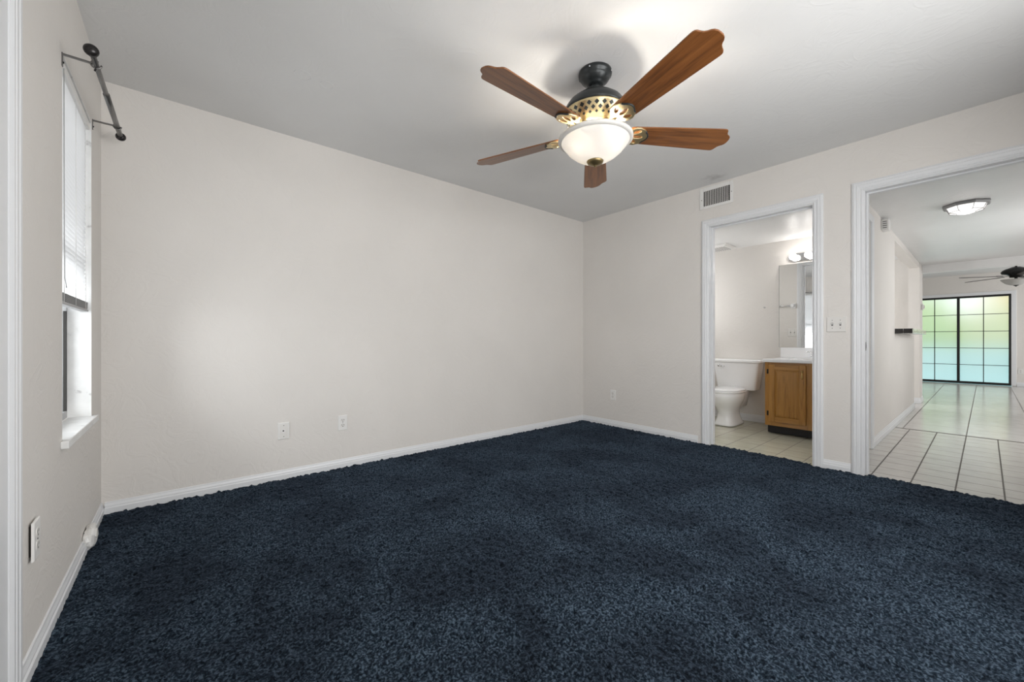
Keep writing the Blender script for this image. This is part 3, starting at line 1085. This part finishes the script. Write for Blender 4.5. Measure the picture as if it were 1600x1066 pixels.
for row, (z, r, s) in enumerate(((2.191, .1595, .0125), (2.172, .1490, .0115), (2.155, .1360, .0085))):
    nn = 26
    for i in range(nn):
        a = 2 * PI * (i + .5 * (row % 2)) / nn
        # slope of the band wall
        ez = Vector((.55 * math.cos(a), .55 * math.sin(a), .835)).normalized()
        et = Vector((-math.sin(a), math.cos(a), 0))
        en = et.cross(ez).normalized()
        c = Vector((r * math.cos(a), r * math.sin(a), Zf(z)))
        pts = [c + et * s, c + ez * s * .95, c - et * s, c - ez * s * .95]
        pts += [p + en * .0016 for p in pts]
        mb.add(pts, [(0, 1, 2, 3), (4, 5, 6, 7), (0, 1, 5, 4), (1, 2, 6, 5), (2, 3, 7, 6), (3, 0, 4, 7)])
mb.build('pierced_lattice', 'bronze', band)
lathe_part('switch_housing', [(0, 2.128), (.078, 2.127), (.080, 2.118), (.066, 2.104), (.062, 2.085), (.064, 2.074), (.03, 2.070), (0, 2.070)], 'brass', fan, 40)
lathe_part('lamp_stem', [(0, 2.072), (.012, 2.072), (.010, 1.955), (0, 1.955)], 'brass', fan, 16)

# glass bowl (open at the top)
prof_o = [(.196, 2.078), (.198, 2.072), (.193, 2.066), (.184, 2.064), (.181, 2.058), (.172, 2.046), (.150, 2.018), (.118, 1.990), (.085, 1.970), (.050, 1.957), (.012, 1.951)]
prof_i = [(r - .004 if r > .02 else r, z + .004) for r, z in prof_o]
bowl = lathe_part('glass_bowl', prof_o + prof_i[::-1] + [prof_o[0]], 'bowl', fan, 64)
rim_ = lathe_part('bowl_rim', [(.181, 2.0605), (.1875, 2.0605), (.195, 2.063), (.2005, 2.068), (.2005, 2.077), (.1965, 2.081), (.188, 2.081), (.188, 2.069), (.181, 2.0665), (.181, 2.0605)], 'ivory', bowl, 64)
fin = MB().lathe([(0, Zf(1.966)), (.043, Zf(1.966)), (.046, Zf(1.957)), (.040, Zf(1.945)), (.018, Zf(1.936)), (.006, Zf(1.932)), (.006, Zf(1.926)), (0, Zf(1.924))], n=28).build('finial', mat('aged_brass_cap', (.25, .19, .09), .4, .9), bowl)
rv_ = (math.cos(YAW), -math.sin(YAW))
for kx, a in enumerate((-YAW - .55, -YAW + PI + .55, PI / 2 - YAW)):
    point('fan_bulb', (.102 * math.cos(a), .102 * math.sin(a), Zf(2.026)), 4.9, .022, (1, .93, .83), fan)

# blades
def blade_outline():
    up = [(.190, .054), (.215, .060), (.30, .064), (.45, .071), (.60, .0775), (.700, .0815), (.712, .0815), (.722, .079), (.729, .072), (.734, .060), (.740, .049), (.749, .041), (.760, .035), (.768, .027), (.773, .014)]
    return [(x, y) for x, y in up] + [(.774, 0)] + [(x, -y) for x, y in reversed(up)]


def ell(cx_, cy_, a, b_, th, n=14):
    return [(cx_ + a * math.cos(t) * math.cos(th) - b_ * math.sin(t) * math.sin(th), cy_ + a * math.cos(t) * math.sin(th) + b_ * math.sin(t) * math.cos(th)) for t in [2 * PI * i / n for i in range(n)]]


def pierced_plate(name, outline, holes, z, ext, m_, parent):
    cu = bpy.data.curves.new('plate', 'CURVE')
    cu.dimensions = '2D'
    cu.fill_mode = 'BOTH'
    cu.extrude = ext
    cu.bevel_depth = .0012
    cu.bevel_resolution = 1
    for poly in [outline] + holes:
        sp2 = cu.splines.new('POLY')
        sp2.points.add(len(poly) - 1)
        for i, (x, y) in enumerate(poly):
            sp2.points[i].co = (x, y, 0, 1)
        sp2.use_cyclic_u = True
    tmp = bpy.data.objects.new('plate', cu)
    COL.objects.link(tmp)
    dg = bpy.context.evaluated_depsgraph_get()
    me_ = bpy.data.meshes.new_from_object(tmp.evaluated_get(dg))
    bpy.data.objects.remove(tmp)
    me_.name = name
    me_.materials.clear()
    me_.materials.append(M[m_])
    o = bpy.data.objects.new(name, me_)
    COL.objects.link(o)
    o.location = (0, 0, z)
    o.parent = parent
    return o


iron_half = [(.105, .020), (.135, .018), (.160, .022), (.180, .036), (.196, .050), (.214, .060), (.236, .062), (.250, .056), (.262, .052), (.272, .044), (.276, .034), (.286, .024), (.294, .012)]
iron_out = iron_half + [(.296, 0)] + [(x, -y) for x, y in reversed(iron_half)]
iron_holes = [ell(.236, 0, .032, .0125, 0), ell(.224, .034, .024, .0120, math.radians(30)), ell(.224, -.034, .024, .0120, math.radians(-30)), ell(.172, 0, .016, .008, 0)]
edge_in = [(x - .0, y) for x, y in iron_out[8:-8]]
blade0 = MB().prism(blade_outline(), -.0035, .0035).build('blade', 'blade', fan, .0015)
PITCH = math.radians(-13)
blades = []
for kx in range(5):
    ang = math.radians(38.2 + 72 * kx)
    if kx == 0:
        bo = blade0
    else:
        bo = blade0.copy()
        COL.objects.link(bo)
        bo.parent = fan
    bo.location = (0, 0, Zf(2.112))
    bo.rotation_mode = 'QUATERNION'
    bo.rotation_quaternion = Matrix.Rotation(ang, 3, 'Z').to_quaternion() @ Matrix.Rotation(PITCH, 3, 'X').to_quaternion()
    blades.append(bo)
ir0 = pierced_plate('blade_iron', iron_out, iron_holes, -.0075, .0028, 'brass_pale', blade0)
pts3 = [(x, y, -.0095) for x, y in iron_out[9:-9]]
rim0 = MB().tube(pts3, .0048, 8).build('iron_scallop_rim', 'bronze', blade0)
neck0 = MB().tube([(.085, 0, .018), (.105, 0, .006), (.130, 0, -.006), (.165, 0, -.010)], [.016, .016, .014, .010], 10).build('iron_neck', 'brass', blade0)
for bo in blades[1:]:
    for ch in (ir0, rim0, neck0):
        c = ch.copy()
        COL.objects.link(c)
        c.parent = bo

# ------------------------------------------------------------------ bathroom things
# toilet
TY = 1.948
toi = thing('toilet', 'white two-piece toilet with closed lid in the bathroom', 'toilet', (5.0, TY, 0))
o3 = (5.0, TY, 0)


def sring(cx_, cy_, rx, ry, z, p=2.4, n=36, flat=None):
    out = []
    for i in range(n):
        t_ = 2 * PI * i / n
        c_, s_ = math.cos(t_), math.sin(t_)
        x = cx_ + rx * math.copysign(abs(c_) ** (2 / p), c_)
        y = cy_ + ry * math.copysign(abs(s_) ** (2 / p), s_)
        if flat is not None:
            x = min(x, flat)
        out.append((x, y, z))
    return out


mb = MB()
mb.loft([sring(4.975, TY, .205, .115, 0, 4), sring(4.975, TY, .205, .115, .018, 4), sring(4.975, TY, .198, .106, .03, 3.6), sring(4.97, TY, .180, .092, .09, 3),
         sring(4.965, TY, .178, .088, .15, 2.6), sring(4.945, TY, .195, .112, .205, 2.3), sring(4.915, TY, .225, .150, .26, 2.2), sring(4.895, TY, .245, .174, .31, 2.2),
         sring(4.89, TY, .252, .182, .35, 2.2), sring(4.89, TY, .252, .183, .385, 2.2)])
mb.loft([sring(5.17, TY, .15, .10, .20, 3), sring(5.18, TY, .16, .115, .30, 3), sring(5.18, TY, .16, .13, .392, 3)])
mb.build('bowl', 'porcelain', toi, shift=o3)
mb = MB().loft([sring(4.885, TY, .250, .184, .385, 2.25), sring(4.885, TY, .256, .190, .392, 2.25), sring(4.885, TY, .254, .188, .404, 2.25)])
mb.build('seat', 'porcelain', toi, shift=o3)
mb = MB().loft([sring(4.890, TY, .250, .186, .406, 2.25), sring(4.89, TY, .253, .188, .414, 2.25), sring(4.89, TY, .238, .174, .424, 2.25), sring(4.89, TY, .12, .09, .428, 2.25)])
mb.build('lid', 'porcelain', toi, shift=o3)
mb = MB().loft([sring(5.252, TY, .082, .205, .385, 9), sring(5.252, TY, .086, .215, .395, 9), sring(5.247, TY, .095, .245, .60, 9), sring(5.244, TY, .099, .258, .715, 9)], smooth=False)
mb.build('tank', 'porcelain', toi, .008, 3, shift=o3)
mb = MB().loft([sring(5.242, TY, .102, .268, .715, 9), sring(5.241, TY, .106, .272, .722, 9), sring(5.241, TY, .106, .272, .742, 9), sring(5.242, TY, .098, .264, .752, 9)], smooth=False)
mb.build('tank_lid', 'porcelain', toi, .003, 3, shift=o3)
mb = MB().lathe([(0, 0), (.014, 0), (.014, .008), (0, .01)], (5.147, TY + .185, .672), 16, axis='-x')
mb.tube([(5.135, TY + .185, .672), (5.128, TY + .165, .670), (5.126, TY + .115, .664)], [.006, .006, .008], 10)
mb.build('flush_lever', 'chrome', toi, shift=o3)
for s_ in (-1, 1):
    MB().lathe([(0, .030), (.016, .030), (.015, .040), (.008, .048), (0, .049)], (5.02, TY + s_ * .097, -.01), 14).build('bolt_cap', 'porcelain', toi, shift=o3)

# vanity cabinet
VX, VY0, VY1, VH = 4.776, .80, 1.508, .750
van = thing('vanity_cabinet', 'honey oak bathroom vanity cabinet beside the toilet', 'cabinet', (VX, 1.15, 0))
o3 = tuple(van.location)
mb = MB().box(VX + .02, VY0, .085, BX - .002, VY1, VH)
mb.build('carcass', 'oak', van, .001, shift=o3)
mb = MB()
mb.box(VX, VY0, .085, VX + .02, VY0 + .05, VH).box(VX, VY1 - .055, .085, VX + .02, VY1, VH).box(VX, VY0 + .25, .085, VX + .02, VY0 + .36, VH)
mb.build('face_stiles', 'oak', van, .001, shift=o3)
for za, zb_ in ((VH - .045, VH), (.085, .145)):
    MB().box(VX + .001, VY0 + .05, za, VX + .0195, VY1 - .055, zb_).build('face_rail', 'oak_h', van, .001, shift=o3)
MB().box(VX + .075, VY0, 0, BX - .002, VY1 - .004, .085).build('toe_kick', 'toe', van, shift=o3)


def vdoor(y0, y1, hinge_left):
    z0, z1 = .128, .728
    sw = .055
    mb = MB()
    mb.box(VX - .019, y0, z0, VX - .001, y0 + sw, z1).box(VX - .019, y1 - sw, z0, VX - .001, y1, z1)
    # raised field panel with a sloping edge
    a0, a1, b0, b1 = y0 + sw, y1 - sw, z0 + sw, z1 - sw
    ins = .022
    v = [(VX - .010, a0, b0), (VX - .010, a1, b0), (VX - .010, a1, b1), (VX - .010, a0, b1),
         (VX - .017, a0 + ins, b0 + ins), (VX - .017, a1 - ins, b0 + ins), (VX - .017, a1 - ins, b1 - ins), (VX - .017, a0 + ins, b1 - ins)]
    mb.add(v, [(4, 5, 6, 7), (0, 1, 5, 4), (1, 2, 6, 5), (2, 3, 7, 6), (3, 0, 4, 7)])
    d = mb.build('door', 'oak', van, .003, shift=o3)
    for za in (z0, z1 - sw):
        MB().box(VX - .019, y0 + sw, za, VX - .001, y1 - sw, za + sw).build('door_rail', 'oak_h', d, .003, shift=o3)
    hy = y1 + .012 if hinge_left else y0 - .012
    for z in (z0 + .085, z1 - .075):
        MB().box(VX - .006, hy - .008, z - .024, VX, hy + .008, z + .024).build('hinge', 'black', d, .001, shift=o3)
    ky = y0 + .028 if hinge_left else y1 - .028
    mb = MB().lathe([(0, 0), (.011, 0), (.009, .004), (.005, .008), (.009, .014), (0, .018)], (VX - .019, ky, z1 - .060), 14, axis='-x')
    mb.build('knob', 'brass', d, shift=o3)
    mb = MB().tube([(VX - .031, ky, z1 - .066), (VX - .034, ky, z1 - .085), (VX - .030, ky, z1 - .115), (VX - .026, ky, z1 - .135)], [.003, .006, .008, .004], 10)
    mb.build('drop_pull', 'brass', d, shift=o3)


vdoor(1.145, 1.470, True)
vdoor(.835, 1.060, False)

ct = thing('countertop', 'glossy white vanity top with backsplash on the oak cabinet', 'countertop', (VX, 1.15, VH))
o3 = tuple(ct.location)
mb = MB().box(VX - .022, VY0 - .004, VH + .001, BX - .001, VY1 + .018, VH + .034)
mb.build('slab', 'counter', ct, .006, 3, shift=o3)
MB().box(BX - .022, VY0, VH + .034, BX - .001, 1.545 - .02, VH + .150).build('backsplash', 'counter', ct, .004, shift=o3)
mb = MB().loft([[(5.05 + .15 * math.cos(a) * s, 1.14 + .20 * math.sin(a) * s, z) for a in [2 * PI * i / 32 for i in range(32)]] for s, z in ((1.0, VH + .0345), (1.0, VH + .040), (.93, VH + .042), (.88, VH + .037), (.4, VH + .036))])
mb.build('sink_rim', 'counter', ct, shift=o3)

fc = thing('faucet', 'chrome faucet at the back of the white vanity top', 'faucet', (5.26, 1.14, VH + .034))
o3 = tuple(fc.location)
MB().box(5.235, 1.06, VH + .0345, 5.285, 1.22, VH + .050).build('faucet_base', 'chrome', fc, .004, shift=o3)
MB().tube([(5.26, 1.14, VH + .05), (5.255, 1.14, VH + .10), (5.22, 1.14, VH + .125), (5.15, 1.14, VH + .115)], [.014, .013, .012, .011], 12).build('spout', 'chrome', fc, shift=o3)
for y in (1.075, 1.205):
    mb = MB().lathe([(0, 0), (.018, 0), (.016, .02), (.012, .03), (.02, .036), (.022, .05), (.014, .056), (0, .058)], (5.26, y, VH + .05), 16)
    mb.tube([(5.26, y, VH + .10), (5.25, y + (.05 if y > 1.14 else -.05), VH + .108)], .006, 8)
    mb.build('handle', 'chrome', fc, shift=o3)

mi_ = thing('mirror', 'frameless bathroom mirror above the white vanity top', 'mirror', (BX, 1.17, .902))
o3 = tuple(mi_.location)
MB().box(BX - .006, VY0 - .0, .902, BX - .0005, 1.540, 1.855).build('mirror_glass', 'mirror', mi_, shift=o3)
mb = MB().box(BX - .0065, 1.5402, .902, BX - .0005, 1.5425, 1.856)
mb.build('mirror_edge', 'pewter', mi_, shift=o3)

vl = thing('vanity_light', 'chrome bar light with glowing globe bulbs above the bathroom mirror', 'light', (BX, 1.17, 1.92))
o3 = tuple(vl.location)
mb = MB()
pts = [(1.405 + .045 * math.cos(a), .045 * math.sin(a)) for a in np.linspace(-PI / 2, PI / 2, 12)] + [(.935 + .045 * math.cos(a), .045 * math.sin(a)) for a in np.linspace(PI / 2, 1.5 * PI, 12)]
mb.prism(pts, 0, .028, 0, lambda y, z, d: (BX - d, y, 1.92 + z))
mb.build('backplate', 'chrome', vl, .004, shift=o3)
for i in range(4):
    y = 1.385 - .143 * i
    so = MB().lathe([(0, 0), (.026, 0), (.024, .022), (.016, .03), (0, .03)], (BX - .028, y, 1.92), 18, axis='-x').build('socket', 'chrome', vl, shift=o3)
    MB().lathe([(0, 0)] + [(.036 * math.sin(PI * q / 10), .036 - .036 * math.cos(PI * q / 10)) for q in range(1, 10)] + [(0, .072)], (BX - .055, y, 1.92), 20, axis='-x').build('globe_bulb', 'bulb', vl, shift=o3)

ex = thing('exhaust_fan', 'white square exhaust fan grille on the bathroom ceiling', 'vent', (5.09, 2.14, BC))
o3 = tuple(ex.location)
mb = MB().loft([[(5.09 + s * .15 * a, 2.12 + s * .15 * b_, z) for a, b_ in ((-1, -1), (1, -1), (1, 1), (-1, 1))] for s, z in ((1, BC), (1, BC - .010), (.86, BC - .030))], smooth=False)
mb.build('grille', 'plastic', ex, .002, shift=o3)
mb = MB()
for i in range(9):
    y = 2.12 - .105 + i * .026
    mb.box(5.09 - .105, y - .004, BC - .0315, 5.09 + .105, y + .004, BC - .030)
mb.build('grille_slots', 'slot_grey', ex, shift=o3)

hk = MB().lathe([(0, 0), (.010, 0), (.010, .004), (.005, .006), (.005, .02), (.009, .024), (0, .028)], (0, 0, 0), 14, axis='-x').build('robe_hook', 'chrome')
hk.location = (BX, 1.691, 1.373)
tag(hk, 'tiny chrome wall hook left of the bathroom mirror', 'hook')

tb = thing('towel_bar', 'pale towel bar on bathroom wall, seen reflected in the mirror', 'towel bar', (XR + T, 2.0, 1.48))
for y in (-.225, .225):
    MB().box(0, y - .03, -.035, .012, y + .03, .035).box(.012, y - .018, -.02, .06, y + .018, .02).build('post', 'porcelain', tb, .004)
MB().tube([(.045, -.225, 0), (.045, .225, 0)], .010, 14).build('bar', 'chrome', tb)

# ------------------------------------------------------------------ hallway things
hl = thing('hallway_lamp', 'lit octagonal flush lamp with pewter rim on the hallway ceiling', 'ceiling lamp', (5.40, .112, HC))


def octo(r, z, ph=PI / 8):
    return [(r * math.cos(ph + i * PI / 4), r * math.sin(ph + i * PI / 4), z) for i in range(8)]


MB().loft([octo(.150, 0), octo(.155, -.012), octo(.147, -.026), octo(.132, -.028), octo(.132, -.014)], smooth=False).build('lamp_rim', 'pewter', hl)
gl = MB().loft([octo(.130, -.014), octo(.125, -.030), octo(.108, -.066), octo(.060, -.082), octo(.012, -.084)], smooth=False).build('glass_shade', 'hall_glass', hl)
mb = MB()
for i in range(8):
    a = PI / 8 + i * PI / 4
    mb.tube([(.129 * math.cos(a), .129 * math.sin(a), -.027), (.110 * math.cos(a), .110 * math.sin(a), -.067), (.061 * math.cos(a), .061 * math.sin(a), -.0835)], .0022, 6)
for r, z in ((.110, -.067), (.061, -.0835)):
    p = octo(r, z)
    for i in range(8):
        mb.tube([p[i], p[(i + 1) % 8]], .0018, 6)
mb.build('lamp_cage', 'pewter', hl)
for kx in range(2):
    point('hall_bulb', (.05 * (1 - 2 * kx), 0, -.040), .8, .02, (1, .97, .93), hl)

dc = thing('door_chime', 'small white door chime box high on the hallway wall', 'door chime', (5.40, HY, 2.08))
MB().box(-.04, -.055, 0, .075, 0, .105).build('chime_case', 'plastic', dc, .004)
mb = MB()
for i in range(4):
    mb.box(-.0415, -.043, .018 + i * .02, -.0398, -.012, .026 + i * .02)
mb.build('chime_vents', 'slot_grey', dc)

th = thing('thermostat', 'small round-edged thermostat on narrow wall end past the bar', 'thermostat', (9.12, HY - .006, 1.475))
MB().box(-.05, -.028, 0, .05, 0, .09).build('thermostat_case', 'plastic', th, .006)
MB().lathe([(0, 0), (.026, 0), (.024, .01), (0, .012)], (0, -.028, .045), 20, axis='-y').build('dial', 'plastic_warm', th)

bc = thing('bar_counter', 'dark stone bar top on the hallway half wall', 'bar counter', (7.0, HY, 1.062))
o3 = tuple(bc.location)
bx0, bx1, by0, by1 = PX0, 7.85, .523, HY + .30
mb = MB()
mb.box(bx0 + .004, by0 + .006, 1.062, bx1, by1, 1.116, 0)
mb.build('bar_slab', 'granite_l', bc, .003, shift=o3)
mb = MB()
for (a0, a1) in ((by0 + .004, .598), (.601, HY - .001)):
    mb.box(bx0, a0, 1.062, bx0 + .0045, a1, 1.116)
mb.build('end_tiles', 'granite', bc, .001, shift=o3)
MB().box(bx0 + .004, by0, 1.064, bx1, by0 + .008, 1.117).build('edge_tiles', 'granite_l', bc, .003, shift=o3)

# ------------------------------------------------------------------ living room: glass doors, fan
dw0, dw1, dh = DR
gd = thing('door_3', 'black-gridded frosted glass double doors at the far end', 'door', (WX, (dw0 + dw1) / 2, 0))
gd['kind'] = 'structure'
o3 = tuple(gd.location)
mb = MB()
ft = .024
mb.box(WX - .02, dw0, 0, WX + .06, dw0 + ft, dh).box(WX - .02, dw1 - ft, 0, WX + .06, dw1, dh)
mb.box(WX - .02, dw0 + ft, dh - ft, WX + .06, dw1 - ft, dh).box(WX - .02, dw0 + ft, 0, WX + .06, dw1 - ft, .030)
ym = .406
mb.box(WX - .012, ym - .013, .03, WX + .06, ym + .013, dh - ft)
mb.build('door_frame', 'black', gd, .002, shift=o3)
frost = bpy.data.materials.new('frosted_glass')
frost.use_nodes = True
nt = frost.node_tree
nt.nodes.clear()
o_ = node(nt, 'ShaderNodeOutputMaterial')
g_ = node(nt, 'ShaderNodeBsdfRefraction')
g_.inputs['Roughness'].default_value = .55
g_.inputs['IOR'].default_value = 1.25
g_.inputs['Color'].default_value = (.76, .78, .76, 1)
t_ = node(nt, 'ShaderNodeBsdfTranslucent')
t_.inputs[0].default_value = (.72, .74, .72, 1)
m_ = node(nt, 'ShaderNodeMixShader')
m_.inputs[0].default_value = .28
nt.links.new(g_.outputs[0], m_.inputs[1])
nt.links.new(t_.outputs[0], m_.inputs[2])
nt.links.new(m_.outputs[0], o_.inputs[0])
for (y0, y1) in ((dw0 + ft, ym - .013), (ym + .013, dw1 - ft)):
    mb = MB()
    st = .010
    mb.box(WX, y0, .03, WX + .03, y0 + st, dh - ft).box(WX, y1 - st, .03, WX + .03, y1, dh - ft)
    mb.box(WX, y0 + st, dh - ft - .02, WX + .03, y1 - st, dh - ft).box(WX, y0 + st, .03, WX + .03, y1 - st, .05)
    lf = mb.build('door_leaf', 'black', gd, .001, shift=o3)
    v = [(WX + .018, y0 + .01, .04), (WX + .018, y1 - .01, .04), (WX + .018, y1 - .01, dh - .04), (WX + .018, y0 + .01, dh - .04)]
    MB().add(v, [(0, 1, 2, 3)]).build('frosted_pane', frost, lf, shift=o3)
    mb = MB()
    yc = (y0 + y1) / 2
    mb.box(WX + .004, yc - .007, .05, WX + .017, yc + .007, dh - ft - .02)
    for i in range(1, 5):
        z = .05 + (dh - ft - .07) * i / 5
        mb.box(WX + .004, y0 + st, z - .006, WX + .017, yc - .007, z + .006).box(WX + .004, yc + .007, z - .006, WX + .017, y1 - st, z + .006)
    mb.build('muntins', 'black', lf, shift=o3)
mb = MB()
for (a, b_) in ((dw0 - .07, dw0), (dw1, dw1 + .07)):
    mb.box(WX - .016, a, 0, WX, b_, dh + .07)
mb.box(WX - .016, dw0, dh, WX, dw1, dh + .07)
struct(mb, 'trim_11', 'trim', 'white casing around the gridded glass doors', 'door trim', .003)

lf2 = thing('ceiling_fan', 'black ceiling fan with unlit bowl in the far living room', 'ceiling fan', (11.30, -.345, LC))
Zl = lambda z: z - LC


def lp(name, prof, m__, n=36, parent=None):
    return MB().lathe([(r, Zl(z)) for r, z in prof], n=n).build(name, m__, parent or lf2)


lp('canopy', [(0, 2.5), (.07, 2.5), (.068, 2.47), (.03, 2.43), (0, 2.43)], 'black')
lp('downrod', [(0, 2.44), (.014, 2.44), (.014, 2.27), (0, 2.27)], 'black', 16)
lp('motor_housing', [(0, 2.285), (.05, 2.282), (.09, 2.262), (.125, 2.25), (.16, 2.225), (.175, 2.195), (.165, 2.168), (.11, 2.155), (.08, 2.13), (.075, 2.10), (0, 2.095)], 'black')
bo2 = lp('glass_bowl', [(0, 2.062), (.18, 2.062), (.165, 2.04), (.12, 1.99), (.06, 1.963), (0, 1.958)], 'bowl_off')
lp('finial', [(0, 1.972), (.045, 1.968), (.03, 1.955), (.008, 1.94), (0, 1.932)], 'black', 20, bo2)
lp('bowl_stem', [(0, 2.10), (.02, 2.10), (.02, 2.06), (0, 2.06)], 'black', 14)
b0 = MB().prism([(.20, -.05), (.65, -.068), (.74, -.06), (.75, 0), (.74, .06), (.65, .068), (.20, .05)], -.004, .004).build('blade', mat('dark_blade', (.05, .04, .035), .5), lf2)
bi0 = MB().prism([(.09, -.02), (.16, -.02), (.24, -.045), (.26, 0), (.24, .045), (.16, .02), (.09, .02)], .0042, .009).build('blade_iron', 'black', b0)
for kx in range(5):
    bo = b0
    if kx:
        bo = b0.copy()
        COL.objects.link(bo)
        bo.parent = lf2
        c = bi0.copy()
        COL.objects.link(c)
        c.parent = bo
    bo.location = (0, 0, Zl(2.125))
    bo.rotation_mode = 'QUATERNION'
    bo.rotation_quaternion = Matrix.Rotation(math.radians(50 + 72 * kx), 3, 'Z').to_quaternion() @ Matrix.Rotation(math.radians(-9), 3, 'X').to_quaternion()

# ------------------------------------------------------------------ outdoors seen through the frosted doors
M['lawn'] = mat('sunlit_lawn', (.20, .42, .10), .9)
M['pool'] = mat('pool_water', (.40, .70, .74), .6, 0, .2, bump=[(6, .15, .01, 3)])
M['deck'] = mat('pale_deck', (.70, .78, .76), .8)
M['hedge'] = mat('hedge_leaf', (.44, .57, .20), .8)
M['hedge_p'] = mat('pale_leaf', (.66, .66, .36), .8)
M['hedge_y'] = mat('golden_leaf', (.85, .58, .13), .8)
mb = MB().box(WX + .13, -6, -.2, 26, 7, -.06)
struct(mb, 'outside_ground', 'deck', 'pale deck beyond the frosted doors', 'ground')
mb = MB().box(14.5, -4, -.058, 17.6, 5, -.045)
struct(mb, 'outside_water', 'pool', 'turquoise pool beyond the frosted doors', 'water')

M['aqua'] = mat('pale_aqua_paint', (.56, .74, .72), .7)
mb = MB().box(17.65, -4, -.06, 17.75, 5, .80)
struct(mb, 'outside_wall', 'aqua', 'low pale aqua garden wall beyond the pool', 'wall')


def bush(name, c, rx, ry, rz_, m__, label, seed):
    bm = bmesh.new()
    bmesh.ops.create_icosphere(bm, subdivisions=4, radius=1)
    r = random.Random(seed)
    from mathutils import noise
    for v in bm.verts:
        d = 1 + .22 * noise.noise(v.co * 3 + Vector((seed, 0, 0))) + .12 * noise.noise(v.co * 9)
        v.co = Vector((v.co.x * rx * d, v.co.y * ry * d, max(-.98, v.co.z * d) * rz_))
    me_ = bpy.data.meshes.new(name)
    bm.to_mesh(me_)
    bm.free()
    me_.materials.append(M[m__])
    o = bpy.data.objects.new(name, me_)
    COL.objects.link(o)
    o.location = c
    tag(o, label, 'shrub')
    return o


bush('outside_shrub', (18.9, 1.60, 1.15), .7, 1.05, 1.40, 'hedge', 'green shrub blurred behind the left glass door', 1)
bush('outside_shrub', (20.9, -.60, 1.05), .7, 1.5, 1.25, 'hedge_p', 'low green shrub blurred behind the right glass door', 4)
bush('outside_shrub', (23.1, -1.6, 1.9), .8, 1.7, 2.1, 'hedge_y', 'tall golden shrub blurred at top right of the glass doors', 7)
